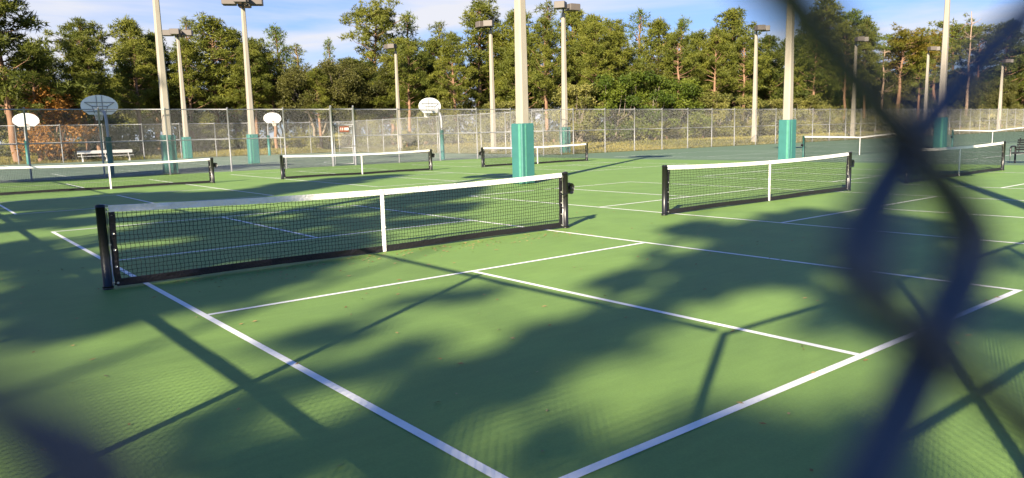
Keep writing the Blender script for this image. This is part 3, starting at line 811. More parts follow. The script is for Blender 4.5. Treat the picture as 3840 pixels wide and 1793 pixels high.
def bush_proto(H, W, seed, leaf=.20, lw=.06, per=150):
    rng = np.random.default_rng(seed); mb = MB(); cl = []
    for i in range(46):
        a = rng.uniform(0, 6.28); u = rng.random(); z = H * (.10 + .85 * u); rr = W / 2 * math.sqrt(max(.02, 1 - (u - .25) ** 2 * 1.55)) * rng.uniform(.25, 1)
        s = rng.uniform(.45, .85) * (H / 5.5) ** .5; tip = np.array([math.cos(a) * rr, math.sin(a) * rr, z])
        if i % 2 == 0: limb(mb, (rng.normal(0, .2), rng.normal(0, .2), -.1), tip, .05, .012, rng, 4)
        cl.append((*tip, s, s * .75, rng.random()))
    V, F, tt = tufts(cl, per, leaf, lw, rng, .2, 2, True)
    return fast_mesh("crown", V, F, tt), mb, H

def snag_proto(H, seed, forked=False):
    rng = np.random.default_rng(seed); mb = MB(); n = 9
    tp = np.array([[rng.normal(0, .06), rng.normal(0, .06), H * k / n - (.15 if k == 0 else 0)] for k in range(n + 1)])
    mb.tube(tp, [.24 * (1 - .85 * k / n) for k in range(n + 1)], 7, caps=False)
    for i in range(26):
        t = rng.uniform(.45, .97); k = int(t * n); b_ = tp[k]; a = rng.uniform(0, 6.28); L = rng.uniform(.6, 2.3) * (1.15 - t * .6)
        tip = b_ + np.array([math.cos(a) * L, math.sin(a) * L, L * rng.uniform(.15, .8)])
        limb(mb, b_, tip, .06, .012, rng, 4)
        limb(mb, b_ * .5 + tip * .5, b_ * .4 + tip * .6 + rng.normal(0, .4, 3), .025, .008, rng, 3)
    return None, mb, H

PROTO = {}
def reg(key, cm, mb, H, mleaf, mbark, w):
    tme = bpy.data.meshes.new("trunk"); tme.from_pydata(mb.v, [], mb.f); tme.materials.append(mbark)
    tme.polygons.foreach_set('use_smooth', [True] * len(tme.polygons)); tme.update()
    PROTO[key] = (cm, tme, H, mleaf, mbark, w)
for k in range(4): reg(('full', k), *pine_proto('full', 13, 5.6, 30 + k), M_PINE, M_BARK, 5.6)
for k in range(2): reg(('tall', k), *pine_proto('tall', 16, 6.0, 50 + k), M_PINE, M_BARK, 6.0)
for k in range(3): reg(('flat', k), *pine_proto('flat', 15, 6.2, 60 + k), M_PINE, M_BARK, 6.2)
for k in range(2): reg(('thin', k), *pine_proto('thin', 14, 4.2, 70 + k), M_PINE, M_BARK, 4.2)
for k in range(2): reg(('light', k), *pine_proto('light', 15, 4.8, 75 + k), M_PINE_LIGHT, M_BARK, 4.8)
for k in range(2): reg(('oak', k), *oak_proto(10, 10, 80 + k), M_OAK, M_BARK_PALE, 10)
for k in range(3): reg(('bush', k), *bush_proto(6, 5.6, 90 + k), M_BUSH, M_BARK_PALE, 5.6)
reg(('orange', 0), *bush_proto(5.6, 5.0, 97, .22, .07, 90), M_ORANGE, M_BARK, 5.0)
reg(('snag', 0), *snag_proto(13, 101), None, M_SNAG, 3); reg(('snag', 1), *snag_proto(18, 102), None, M_SNAG, 3)
ALT = {}
def crown_variant(key, m_):
    """The same crown mesh in another leaf colour."""
    if (key, m_.name) not in ALT:
        c = PROTO[key][0].copy(); c.materials.clear(); c.materials.append(m_); ALT[(key, m_.name)] = c
    return ALT[(key, m_.name)]
for v in PROTO.values():
    if v[0] is not None: v[0].materials.append(v[3])

def tree(key, x, y, H, label, cat='tree', group=None, wid=None, leaf=None, name="pine_tree", rz=None):
    cm, tme, h0, ml, mbk, w0 = PROTO[key]
    s = H / h0; sw = s if wid is None else 1.08 * wid / w0
    t = thing(name, (x, y, ground_h(x, y)), random.uniform(0, 6.28) if rz is None else rz, label, cat, group)
    t.scale = (sw, sw, s)
    link("trunk", tme, mbk, t)
    if cm is not None:
        link("crown", cm if leaf is None else crown_variant(key, leaf), leaf or ml, t)
    return t

PINES = 'pines in the tree line behind the courts'
# kind, x, y, height, width, label
TREES = [
 ('full', 2.7, 67, 15.6, 7.6, M_PINE_DARK, "big dark pine cut off by the left and top edges"),
 ('flat', 11.5, 84, 13.9, 6.0, None, "flat-topped pine standing apart against the sky near the left edge"),
 ('full', 7.7, 82, 10.0, 5.0, M_PINE_DARK, "dark pine right of the big dark pine"),
 ('full', 1.5, 76, 9.2, 6.0, None, "low pine behind the far left hoop"),
 ('full', 15.1, 78, 13.7, 5.2, None, "pointed pine just left of the leftmost light pole"),
 ('full', 18.2, 80, 12.6, 5.4, None, "pine between the two leftmost light poles"),
 ('thin', 20.9, 80, 14.4, 4.6, None, "thin open-crowned pine right of the second light pole from left"),
 ('full', 22.4, 76, 14.0, 7.2, None, "broad yellow-green pine left of the mid-court basketball pole"),
 ('full', 25.5, 79, 13.2, 5.6, None, "pine directly behind the mid-court basketball pole"),
 ('full', 28.1, 80, 12.3, 5.6, None, "pine just right of the mid-court basketball pole"),
 ('light', 34.3, 86, 15.3, 5.4, None, "light green spire-like pine left of the gate"),
 ('thin', 35.8, 84, 12.9, 4.6, None, "thin pine beside the light green spire-like pine"),
 ('thin', 42.9, 90, 14.6, 3.4, M_PINE_LIGHT, "small pointed pine top peeking over the oaks"),
 ('oak', 32.4, 72, 10.0, 9.5, None, "spreading grey-green live oak left of the gate"),
 ('oak', 38.0, 73, 10.6, 9.5, None, "live oak with pale bent limbs behind the gate"),
 ('flat', 45.3, 82, 18.5, 7.4, None, "tall round-topped pine left of the thin unpadded pole"),
 ('light', 51.0, 84, 18.0, 6.2, None, "tall light green pine right of the thin unpadded pole"),
 ('full', 41.6, 70, 12.4, 5.4, None, "pine directly behind the thin unpadded pole"),
 ('full', 45.6, 68, 12.1, 5.6, None, "pine directly behind the sunlit braced hoop"),
 ('thin', 49.4, 72, 15.0, 5.4, None, "slim pine right of the sunlit braced hoop"),
 ('tall', 48.6, 63, 16.3, 7.2, None, "tall layered pine left of the nearest light pole"),
 ('full', 50.3, 62, 12.6, 5.2, None, "dense pine just left of the nearest light pole"),
 ('full', 51.8, 60, 15.0, 5.8, None, "pine directly behind the nearest light pole"),
 ('thin', 54.7, 58, 16.0, 5.6, None, "high spindly pine right of the nearest light pole"),
 ('full', 49.9, 56, 12.2, 5.0, None, "shorter pine right of the nearest light pole"),
 ('full', 57.2, 56, 15.0, 6.2, None, "pine behind the pole with two spread lamps"),
 ('full', 57.0, 52, 13.7, 5.8, None, "dense pine right of the pole with two spread lamps"),
 ('thin', 58.2, 50, 13.2, 4.8, None, "thin pine left of the spire-topped pine"),
 ('thin', 63.6, 52, 14.9, 4.8, M_PINE_LIGHT, "spire-topped pine above the dark green shrubs"),
 ('full', 55.2, 47, 11.4, 4.8, None, "low pine just behind the dark green shrubs"),
 ('full', 64.7, 50, 13.4, 5.6, None, "pine just right of the spire-topped pine"),
 ('light', 73.7, 54, 15.1, 4.6, None, "airy light pine right of the spire-topped pine"),
 ('full', 68.7, 47, 12.0, 5.0, None, "pine below the airy light pine"),
 ('full', 74.3, 46, 15.0, 7.4, None, "big domed pine left of the pole in the grass"),
 ('full', 76.4, 50, 13.0, 5.2, None, "pine half hidden behind the big domed pine"),
 ('full', 79.4, 44, 12.0, 5.2, M_PINE_DARK, "dark pine right behind the pole in the grass"),
 ('full', 86.7, 46, 12.3, 5.4, M_PINE_DARK, "dark pine behind the light pole beside the tennis net"),
 ('tall', 98.6, 50, 17.0, 6.2, M_PINE_DARK, "tall pine seen just right of the dark upper wire"),
 ('tall', 95.8, 46, 18.7, 7.0, None, "tallest pine inside the V of the wires"),
 ('tall', 99.6, 44, 16.7, 7.6, M_PINE_LIGHT, "broad bright pine at the left inside the V"),
 ('snag', 104.0, 42, 12.2, 3.0, None, "bare forked dead trunk inside the V of the wires"),
 ('flat', 110.8, 43, 14.8, 8.0, M_PINE_GOLD, "golden umbrella-shaped pine in the middle of the V"),
 ('flat', 123.7, 46, 14.5, 8.0, M_PINE_GOLD, "second golden pine right of the umbrella-shaped one"),
 ('flat', 131.3, 46, 15.2, 8.0, None, "wide pine left of the tall pole in the V"),
 ('snag', 133.9, 42, 18.9, 3.4, None, "tall bleached dead tree right of the tall pole"),
 ('flat', 142.0, 47, 18.7, 8.5, None, "wide-crowned pine behind the bleached dead tree"),
 ('flat', 149.2, 46, 18.2, 8.5, None, "wide-crowned pine right of the bleached dead tree"),
 ('full', 155.8, 44, 19.0, 9.0, M_PINE_DARK, "dark pine behind the upper right wire"),
 ('full', 162.8, 43, 15.0, 9.0, None, "low dense pine at the right edge"),
]
cnt = {}
for kind, x, y, H, w, leaf, lab in TREES:
    nv = len([1 for q in PROTO if q[0] == kind]); k = cnt.get(kind, 0); cnt[kind] = k + 1
    key = (kind, k % nv) if kind != 'snag' else ('snag', 0 if H < 15 else 1)
    nm = {'oak': 'oak_tree', 'snag': 'dead_tree'}.get(kind, 'pine_tree')
    tree(key, x, y, H, lab, 'tree', PINES if nm == 'pine_tree' else ('live oaks behind the fence' if nm == 'oak_tree' else 'dead trees'), w, leaf, nm)

# the trees that fill the wood behind and between them
def wood_path(u):
    pts = np.array([(-22, 80), (28, 82), (42, 70), (52, 58), (56, 50), (75, 45), (175, 44)], float)
    seg = np.linalg.norm(np.diff(pts, axis=0), axis=1); c = np.concatenate([[0], np.cumsum(seg)])
    s = u * c[-1]; k = min(len(seg) - 1, np.searchsorted(c, s, 'right') - 1); f = (s - c[k]) / seg[k]
    return pts[k] * (1 - f) + pts[k + 1] * f
_used = {}
def _short(lab):
    w = lab.split(); return ' '.join(w[:9])
SHORT = {q[6]: _short(q[6]) for q in TREES}
def fill_label(p):
    v = [(x - CAM_LOC[0], y - CAM_LOC[1], lab) for kind, x, y, H, w, leaf, lab in TREES]
    az = math.atan2(p[0] - CAM_LOC[0], p[1] - CAM_LOC[1])
    best = min(v, key=lambda q: abs(math.atan2(q[0], q[1]) - az))
    side = 'right' if az > math.atan2(best[0], best[1]) else 'left'
    n = _used.get((best[2], side), 0); _used[(best[2], side)] = n + 1
    return ' '.join((["", "second", "third", "fourth", "fifth", "sixth", "seventh", "eighth", "ninth", "tenth", "eleventh", "twelfth", "thirteenth"][min(n, 12)] + " filler tree " + side + " behind the " + SHORT[best[2]]).split())
nf = 110
for i in range(nf + 26):
    p = wood_path((i + .5 * random.random()) / nf if i < nf else .68 + .32 * (i - nf + random.random()) / 26) + np.array([random.uniform(-1, 1), random.choice([1.5, 5, 9]) + random.uniform(-1, 1)])
    k = random.choice(['full', 'full', 'full', 'oak', 'tall', 'full'])
    nv = len([1 for q in PROTO if q[0] == k])
    H = (random.uniform(8.0, 10.4) if p[0] > 32 else random.uniform(6.8, 9.2)) + (1.0 if k == 'tall' else 0)
    tree((k, random.randrange(nv)), p[0], p[1], H, fill_label(p), 'tree', 'trees filling the wood', H * random.uniform(.5, .68) if k != 'oak' else H * .9,
         random.choice([M_PINE_DARK, M_PINE_DARK, M_PINE]) if k != 'oak' else None, 'pine_tree' if k != 'oak' else 'oak_tree')

for i, (x, y, H, w, lab) in enumerate([(46.0, 43.5, 5.6, 5.5, "round shrub left of the pole with two spread lamps"),
        (49.2, 42.5, 6.4, 6.0, "dark green shrub first right of the pole with two spread lamps"), (53.2, 41.5, 6.6, 6.5, "big round shrub in the middle of the dark green clump behind the fence"),
        (58.2, 41.5, 6.2, 6.0, "round green shrub on the right of the dark green clump behind the fence"), (63, 40.5, 4.8, 5.2, "pale shrub right of the dark green clump"),
        (68, 40, 4.4, 5.0, "lower shrub left of the pole standing in the grass"), (73, 40, 4.2, 5.0, "yellowish shrub right of the pole standing in the grass"),
        (81, 40, 4.6, 5.2, "shrub behind the light pole beside the tennis net"), (40.5, 60, 4.8, 5.0, "shrub behind the sunlit hoop"), (44.0, 53, 4.4, 5.0, "shrub behind the nearest teal pole pad"),
        (20, 74, 4.0, 5.0, "shrub behind the far basketball light pole"), (10.5, 72, 3.6, 4.6, "shrub left of the leftmost light pole's pad")]):
    tree(('bush', i % 3), x, y, H, lab, 'shrub', 'shrubs in front of the wood', w, M_BUSH if 1 <= i <= 3 else M_UNDER, 'green_shrub')
tree(('orange', 0), 5.6, 66.8, 6.1, "rusty orange-leaved tree behind the bench at the left", 'tree', None, 5.4, None, 'autumn_tree')

# bare trunks showing below the crowns
for i, (x, y, H, lab) in enumerate([(47.5, 50, 12.5, "bare-trunked pine just right of the nearest light pole"), (51.5, 46.5, 12.0, "bare-trunked pine just left of the pole with two spread lamps"),
        (54.6, 48, 12.6, "bare-trunked pine just right of the pole with two spread lamps"), (62.0, 44.5, 11.6, "bare-trunked pine behind the pale shrub"), (67.0, 43.5, 12.0, "bare-trunked pine left of the big domed pine"),
        (72.0, 43, 11.5, "bare-trunked pine under the big domed pine"), (85.5, 42, 12.5, "bare-trunked pine behind the pole beside the tennis net"), (93.5, 42, 14.5, "bare-trunked pine left of the tallest pine"),
        (97.8, 41.5, 15.0, "bare-trunked pine right of the tallest pine"), (113.5, 41, 13.5, "bare-trunked pine under the golden umbrella-shaped pine"), (43.0, 60, 12.0, "bare-trunked pine right of the sunlit braced hoop"),
        (39.5, 64, 11.5, "bare-trunked pine left of the thin unpadded pole"), (19.0, 73.5, 11.5, "bare-trunked pine beside the second light pole from left"), (14.0, 73.5, 11.0, "bare-trunked pine behind the leftmost light pole")]):
    tree(('tall', i % 2), x, y, H, lab, 'tree', PINES, 4.4)
for i, (x, y, H) in enumerate([(4.3, 66.5, 8), (9.0, 67, 7.5), (8.2, 68, 9), (24.5, 72, 9), (25.6, 73, 9.5), (27.5, 72.5, 8.5), (31.6, 70, 7)]):
    tree(('tall', i % 2), x, y, H * 1.25, ["leaning pine trunk behind the far left hoop", "orange-brown pine trunk behind the left end of the bench", "pine trunk behind the middle of the bench", "slanting thin pine trunk right of the second light pole from left",
          "slanting pine trunk next to the slanting thin one", "thin pine left of the mid-court basketball pole", "thin pine left of the far hoop by the gate"][i], 'tree', PINES, 4.2, None)

# undergrowth band, grass strip, palmettos
BAND = np.array([(-20, 72), (28, 73), (36, 66), (42, 57), (46, 46), (50, 40), (75, 38), (170, 37.5)], float)
def band_pt(u, off):
    seg = np.linalg.norm(np.diff(BAND, axis=0), axis=1); c = np.concatenate([[0], np.cumsum(seg)])
    s = u * c[-1]; k = min(len(seg) - 1, np.searchsorted(c, s, 'right') - 1); f = (s - c[k]) / seg[k]
    d = (BAND[k + 1] - BAND[k]) / seg[k]; p = BAND[k] + d * (f * seg[k])
    return p + np.array([-d[1], d[0]]) * off
rg = np.random.default_rng(5); cl = []
for i in range(2100):
    off_ = rg.uniform(0, 6.5); p = band_pt(rg.random(), off_)
    hmax = .8 + .62 * off_ + 0.4 * math.sin(p[0] * .9) + 0.3 * math.sin(p[0] * .37 + 1)
    z = ground_h(*p) + rg.uniform(.05, max(.4, hmax)); s = rg.uniform(.45, .8)
    cl.append((p[0], p[1], z, s, s * .75, min(1, max(0, .5 + .35 * math.sin(p[0] * .5) + rg.normal(0, .25)))))
for i in range(900):                                        # a taller, thicker layer deeper in
    off_ = rg.uniform(6, 15); p = band_pt(rg.random(), off_); z = ground_h(*p) + rg.uniform(.2, 4.6); s = rg.uniform(.7, 1.2)
    cl.append((p[0], p[1], z, s, s * .75, min(1, max(0, .3 + rg.normal(0, .25)))))
V, F, tt = tufts(cl, 46, .24, .055, rg, .25, 2, True)
tag(link("undergrowth", fast_mesh("undergrowth", V, F, tt), M_UNDER), "tangled yellow-green undergrowth along the foot of the wood", 'undergrowth', kind='stuff')

def blades(N, fn, hmin, hmax, w, rng):
    P = np.array([fn() for _ in range(N)]); P = np.column_stack([P, [ground_h(x, y) for x, y in P]])
    a = rng.uniform(0, 6.28, N); h = rng.uniform(hmin, hmax, N)
    side = np.stack([np.cos(a), np.sin(a), 0 * a], -1) * w
    tip = P + np.stack([rng.normal(0, .3, N) * h, rng.normal(0, .3, N) * h, h], -1)
    V = np.stack([P - side, P + side, tip], 1).reshape(-1, 3); F = np.arange(N * 3).reshape(-1, 3)
    t = np.clip(.5 + .3 * np.sin(P[:, 0] * .35) + rng.normal(0, .25, N), 0, 1)
    return fast_mesh("grass", V, F, t)
def strip_pt():
    u = random.random()
    if u < .42: return (random.uniform(-18, 31), BY + .4 + 10.5 * random.random())
    if u < .55: return (30.4 + 14 * random.random(), random.uniform(29.3, 62))
    return (30.5 + 120 * random.random() ** 1.4, FY + .35 + 9.5 * random.random() ** 1.2)
tag(link("dry_grass", blades(52000, strip_pt, .05, .24, .022, rg), M_GRASS), "yellowing grass strip beyond the fences", 'grass', kind='stuff')

def palmetto_mesh(seed):
    rng = np.random.default_rng(seed); V, F, T = [], [], []; n = 0
    for i in range(15):
        a = rng.uniform(0, 6.28); el = rng.uniform(.25, 1.25); L = rng.uniform(.6, 1.2)
        c = np.array([math.cos(a) * math.cos(el), math.sin(a) * math.cos(el), math.sin(el)]) * L
        fw = c / L; sd = np.cross(fw, [0, 0, 1.0]); sd /= np.linalg.norm(sd); up = np.cross(sd, fw); tn = rng.random()
        V += [c * 0, c * 0 + sd * .02, c + sd * .015, c]; F.append((n, n + 1, n + 2, n + 3)); n += 4; T.append(tn)
        for k in range(11):
            b = -1.35 + 2.7 * k / 10; d = fw * math.cos(b) + sd * math.sin(b) + up * .15; q = np.cross(d, up); q /= np.linalg.norm(q)
            l2 = .55 * rng.uniform(.85, 1.1)
            V += [c, c + d * l2 * .5 + q * .035, c + d * l2 - np.array([0, 0, .08]), c + d * l2 * .5 - q * .035]; F.append((n, n + 1, n + 2, n + 3)); n += 4; T.append(min(1, max(0, tn + rng.normal(0, .1))))
    me = fast_mesh("fronds", np.array(V), np.array(F), T); me.materials.append(M_PALM); return me
PM = [palmetto_mesh(200 + k) for k in range(3)]
stem = MB().tube([(0, 0, -.05), (.05, .03, .25)], [.10, .07], 6)
sme = bpy.data.meshes.new("stem"); sme.from_pydata(stem.v, [], stem.f); sme.materials.append(M_BARK)
pr = random.Random(3)
ORD = "first second third fourth fifth sixth seventh eighth ninth tenth eleventh twelfth thirteenth fourteenth fifteenth sixteenth seventeenth eighteenth nineteenth twentieth".split()
ORD += ["twenty-" + q for q in ORD[:9]] + ["thirtieth"] + ["thirty-" + q for q in ORD[:9]]
wcount = {}
for i, u in enumerate(sorted(pr.random() for _ in range(46))):
    p = band_pt(u, pr.uniform(-.8, 1.6))
    where = "behind the basketball court" if p[0] < 34 else ("behind the nearest light pole" if p[0] < 50 else "behind the fence at the right")
    t = thing("saw_palmetto", (p[0], p[1], ground_h(*p)), pr.uniform(0, 6.28), ORD[wcount.get(where, 0)] + " saw palmetto from the left " + where, 'palmetto', 'saw palmettos ' + where)
    wcount[where] = wcount.get(where, 0) + 1
    s = pr.uniform(1.0, 1.7); t.scale = (s, s, s)
    link("fronds", PM[i % 3], M_PALM, t); link("stem", sme, M_BARK, t)

# ------------------------------------------------------------------ trees outside the frame, towards the sun, whose shade falls on the courts
BLOBS = "-786,133,0;-756,122,0;-753,55,0;-751,444,0;-736,274,0;-736,414,0;-731,495,0;-728,359,0;-727,313,0;-722,470,0;-710,311,0;-709,-213,0;-708,332,0;-708,495,0;-705,148,0;-705,218,0;-702,243,0;-700,391,0;-700,526,0;-698,-168,0;-697,425,0;-684,4,0;-682,316,0;-681,-230,0;-681,187,0;-680,88,0;-678,43,0;-676,126,0;-676,263,0;-676,369,0;-676,508,0;-676,543,0;-671,221,0;-670,420,0;-669,-182,0;-654,25,0;-654,333,0;-652,210,0;-652,436,0;-648,473,0;-647,72,0;-645,170,0;-645,243,0;-644,111,0;-644,308,0;-643,378,0;-628,101,0;-626,-5,0;-625,-42,0;-625,46,0;-620,193,0;-617,142,0;-604,-257,0;-604,336,0;-604,435,0;-603,-104,0;-600,526,0;-599,495,0;-597,380,0;-596,-36,0;-591,10,0;-591,574,0;-578,560,0;-576,-224,0;-576,236,0;-576,422,0;-576,473,0;-575,-126,0;-574,282,0;-571,370,0;-570,138,0;-570,173,0;-568,5,0;-567,-609,0;-567,-579,0;-567,-549,0;-567,-519,0;-567,-489,0;-567,-195,0;-554,36,0;-552,299,0;-548,108,0;-548,625,0;-547,-609,0;-547,-579,0;-547,-549,0;-547,-519,0;-547,-489,0;-547,394,0;-546,253,0;-545,-257,0;-545,74,0;-543,217,0;-543,541,0;-543,570,0;-542,450,0;-542,483,0;-541,-30,0;-541,349,0;-539,170,0;-528,410,0;-527,-609,0;-527,-579,0;-527,-549,0;-527,-519,0;-527,-489,0;-527,-85,0;-527,539,0;-525,468,0;-525,494,0;-524,131,0;-524,189,0;-524,598,0;-522,7,0;-521,363,0;-520,-57,0;-520,329,0;-519,42,0;-519,84,0;-517,237,0;-507,-609,0;-507,-579,0;-507,-549,0;-507,-519,0;-507,-489,0;-501,297,0;-500,260,0;-497,-56,0;-495,337,0;-494,-29,0;-494,442,0;-493,120,0;-492,71,0;-492,156,0;-492,485,0;-491,36,0;-491,380,0;-490,-535,0;-487,-609,0;-487,-579,0;-487,-549,0;-487,-519,0;-487,-489,0;-487,208,0;-486,540,0;-473,133,0;-472,-52,0;-472,358,0;-470,-94,0;-469,-540,0;-469,424,0;-468,3,0;-468,84,0;-468,284,0;-467,37,0;-464,194,0;-464,224,0;-461,310,0;-449,-69,0;-449,356,0;-447,-168,0;-447,266,0;-446,19,0;-444,-20,0;-437,148,0;-437,212,0;-436,71,0;-435,-118,0;-435,108,0;-435,308,0;-424,-274,0;-423,-175,0;-423,42,0;-423,225,0;-422,-148,0;-422,266,0;-422,313,0;-421,-47,0;-420,-356,0;-418,361,0;-417,-547,0;-412,-236,0;-411,-10,0;-398,312,0;-397,-288,0;-395,388,0;-393,30,0;-392,356,0;-391,262,0;-386,-266,0;-383,-358,0;-371,-146,0;-370,-461,0;-369,-609,0;-367,375,0;-364,-322,0;-362,-381,0;-359,-416,0;-359,-94,0;-357,-589,0;-357,54,0;-357,273,0;-357,316,0;-345,-575,0;-344,-384,0;-340,-484,0;-340,-335,0;-336,-128,0;-335,-565,0;-332,-444,0;-314,-592,0;-314,-547,0;-313,-458,0;-306,-504,0;-293,-577,0;-291,-616,0;-266,-458,0;-262,-608,0;-257,-404,0;-234,-213,0;-229,-496,0;-226,-569,0;-210,-234,0;-184,-386,0;-180,-264,0;-163,-404,0;-4,-309,0;-3,-187,0;-2,-269,0;6,-229,0;22,-127,0;23,-199,0;24,-151,0;28,-76,0;33,-301,0;33,-242,0;45,-316,0;45,-146,0;50,-443,1;50,-230,0;50,-93,0;52,35,0;53,-389,1;54,-182,0;55,-287,0;55,364,0;71,358,0;72,-217,0;73,-14,0;75,-154,0;76,57,0;80,-241,0;80,110,0;81,-299,0;82,24,0;86,291,0;90,-406,1;100,6,0;101,-236,0;101,59,0;102,-269,0;102,285,0;102,377,0;109,140,0;110,-175,0;110,94,0;111,-50,0;111,328,0;112,-341,1;123,14,0;123,55,0;124,-23,0;124,113,0;124,158,0;126,577,0;127,337,0;128,-74,0;130,247,0;130,308,0;132,-267,0;135,522,0;149,82,0;152,13,0;154,35,0;154,680,0;155,331,0;156,-265,0;156,636,0;158,607,0;159,-358,1;160,-34,0;160,141,0;161,-92,0;162,495,0;162,546,0;163,225,0;163,456,0;178,60,0;179,158,0;181,-61,0;184,244,0;185,22,0;185,442,0;186,-106,0;187,-151,0;187,542,0;187,573,0;187,671,0;188,-22,0;188,128,0;190,491,0;190,612,0;202,-8,0;202,46,0;204,-149,0;204,216,0;204,287,0;206,565,0;208,-187,0;208,325,0;208,451,0;208,609,0;209,651,0;212,-57,0;213,407,0;214,-318,1;214,-78,0;214,496,0;216,99,0;216,142,0;227,-113,0;227,254,0;227,310,0;227,332,0;228,578,0;229,523,0;231,-152,0;231,425,0;232,61,0;235,-19,0;236,112,0;237,-83,0;237,32,0;241,478,0;252,-193,0;253,-287,1;253,7,0;254,-135,0;254,87,0;256,374,0;257,324,0;258,-86,0;261,-59,0;264,557,0;265,518,0;266,56,0;266,283,0;280,-109,0;280,-16,0;283,539,0;284,294,0;286,-71,0;286,257,0;286,697,1;289,-155,0;289,14,0;290,74,0;290,861,1;293,357,0;294,768,1;305,-274,1;306,-87,0;307,159,1;308,6,0;311,1001,1;312,-47,0;312,51,0;312,946,1;313,268,0;313,593,1;314,-138,0;319,312,0;331,-60,0;331,291,0;335,-10,0;336,259,0;338,-117,0;344,738,1;345,352,0;348,870,1;350,-212,1;350,-24,1;351,808,1;352,954,1;356,621,1;357,130,1;359,-49,0;360,315,0;362,-101,0;362,488,1;363,1086,1;371,273,0;385,423,1;386,-67,0;391,494,1;391,1108,1;395,-184,1;395,302,0;396,762,1;400,856,1;404,1013,1;407,152,1;409,315,0;413,288,0;414,920,1;448,124,1;448,298,0;454,-190,1;459,213,1;462,473,1;469,322,0;473,271,0;489,186,1;493,-148,1;493,303,0;501,64,1;503,519,1;505,276,1;523,333,0;555,-129,1;555,107,1;563,187,1;594,435,1;598,340,1;603,243,1;606,-71,1;649,-50,1;657,303,1;662,358,1;699,360,1;744,300,1;787,185,1;842,214,1;847,735,1;863,114,1;863,821,1;895,927,1;896,1087,1;898,1338,1;901,1260,1;903,1022,1;906,756,1;909,658,1;909,857,1;914,1193,1;915,180,1;935,1127,1;936,1231,1;937,1475,1;940,1734,1;943,806,1;943,1653,1;947,713,1;951,881,1;953,987,1;954,1048,1;954,1332,1;956,1379,1;958,1591,1;987,1547,1;990,1165,1;990,1451,1;991,1354,1;994,1769,1;995,1118,1;1000,844,1;1002,273,1;1002,1004,1;1002,1616,1;1004,826,1;1007,345,1;1008,1256,1;1009,926,1;1011,687,1;1014,773,1;1014,1719,1;1035,1396,1;1036,661,1;1039,784,1;1039,1493,1;1048,1000,1;1052,1243,1;1054,297,1;1054,1587,1;1057,873,1;1058,1153,1;1060,712,1;1060,1676,1;1062,406,1;1062,1341,1;1063,1080,1;1065,552,1;1085,1182,1;1093,530,1;1096,347,1;1100,871,1;1102,1544,1;1103,615,1;1105,696,1;1107,1420,1;1110,751,1;1111,1261,1;1113,1375,1;1142,636,1;1149,1312,1;1150,915,1;1157,490,1;1159,712,1;1159,801,1;1161,542,1;1193,583,1;1195,782,1;1201,532,1;1204,664,1;1213,841,1;1215,436,1;1240,484,1;1243,578,1;1249,817,1;1254,640,1;1262,699,1;1285,404,1;1289,700,1;1295,524,1;1302,867,1;1313,590,1;1314,777,1;1337,629,1;1358,481,1;1360,561,1;1362,724,1;1363,822,1;1392,658,1;1398,605,1;1402,523,1;1412,766,1;1415,849,1;1437,549,1;1448,652,1;1485,605,1;2323,1778,2;2328,2151,2;2337,1865,2;2343,2811,2;2355,1527,2;2355,2443,2;2406,1921,2;2409,1523,2;2413,2523,2;2414,1782,2;2417,2801,2;2420,2186,2;2430,1594,2;2430,2243,2;2431,2405,2;2434,2709,2;2472,2423,2;2477,2653,2;2480,1483,2;2483,2839,2;2489,2025,2;2495,1871,2;2495,2533,2;2502,1659,2;2509,1798,2;2546,1639,2;2549,2294,2;2557,2548,2;2561,2131,2;2565,2767,2;2566,1917,2;2571,2704,2;2575,2441,2;2581,1498,2;2622,2707,2;2636,2001,2;2638,1461,2;2639,1782,2;2642,1856,2;2643,2379,2;2644,2810,2;2646,2180,2;2646,2570,2;2653,1632,2;2659,2262,2"
blobs = np.array([[float(v) for v in q.split(',')] for q in BLOBS.split(';')]); blobs[:, :2] /= 100
shade_trees = [(p, a) for p, a in ((-9.5, -36), (-6.6, -41), (-3.6, -37), (-0.6, -41), (2.4, -36), (5.4, -40), (8.6, -33), (11.4, -30), (14.6, -26), (24.0, -16), (26.2, -13))]
srg = np.random.default_rng(77)
own = [[] for _ in shade_trees]
for p, a, k in blobs:
    i = int(np.argmin([abs(p - sp) for sp, _ in shade_trees])); own[i].append((p, a, k))
for i, (sp, sa) in enumerate(shade_trees):
    bx, by = DIR2 * sa + NRM2 * sp
    if not own[i]: continue
    mb = MB(); cl = []; hs = []
    for p, a, k in own[i]:
        s_ = max(5.0 / TAN, a - sa + srg.uniform(-1.2, 1.2))
        q = DIR2 * (a - s_) + NRM2 * p; z = s_ * TAN
        r_ = (.235, .52, .85)[int(k)] * srg.uniform(.6, 1.35)
        loc = np.array([q[0] - bx, q[1] - by, z]); cl.append((*loc, r_, r_ * .5, srg.random())); hs.append(z)
    Ht = max(hs) + .6
    n = 8; tp = np.array([[srg.normal(0, .05), srg.normal(0, .05), Ht * k / n - (.2 if k == 0 else 0)] for k in range(n + 1)])
    mb.tube(tp, [.17 * (1 - .8 * k / n) for k in range(n + 1)], 8, caps=False)
    for c in cl[::2]:
        zt = max(1.5, c[2] - .25 * math.hypot(c[0], c[1]) - .3); limb(mb, (0, 0, zt), c[:3], .035, .01, srg, 4)
    V, F, tt = tufts(cl, 330, .20, .045, srg)
    t = thing("pine_tree", (bx, by, -0.03), 0, "%s pine, counted from the right, outside the near fence shading the courts" % ORD[i], 'tree', 'shade pines outside the near fence')
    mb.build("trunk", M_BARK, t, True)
    link("crown", fast_mesh("crown", V, F, tt), M_SHADE, t)

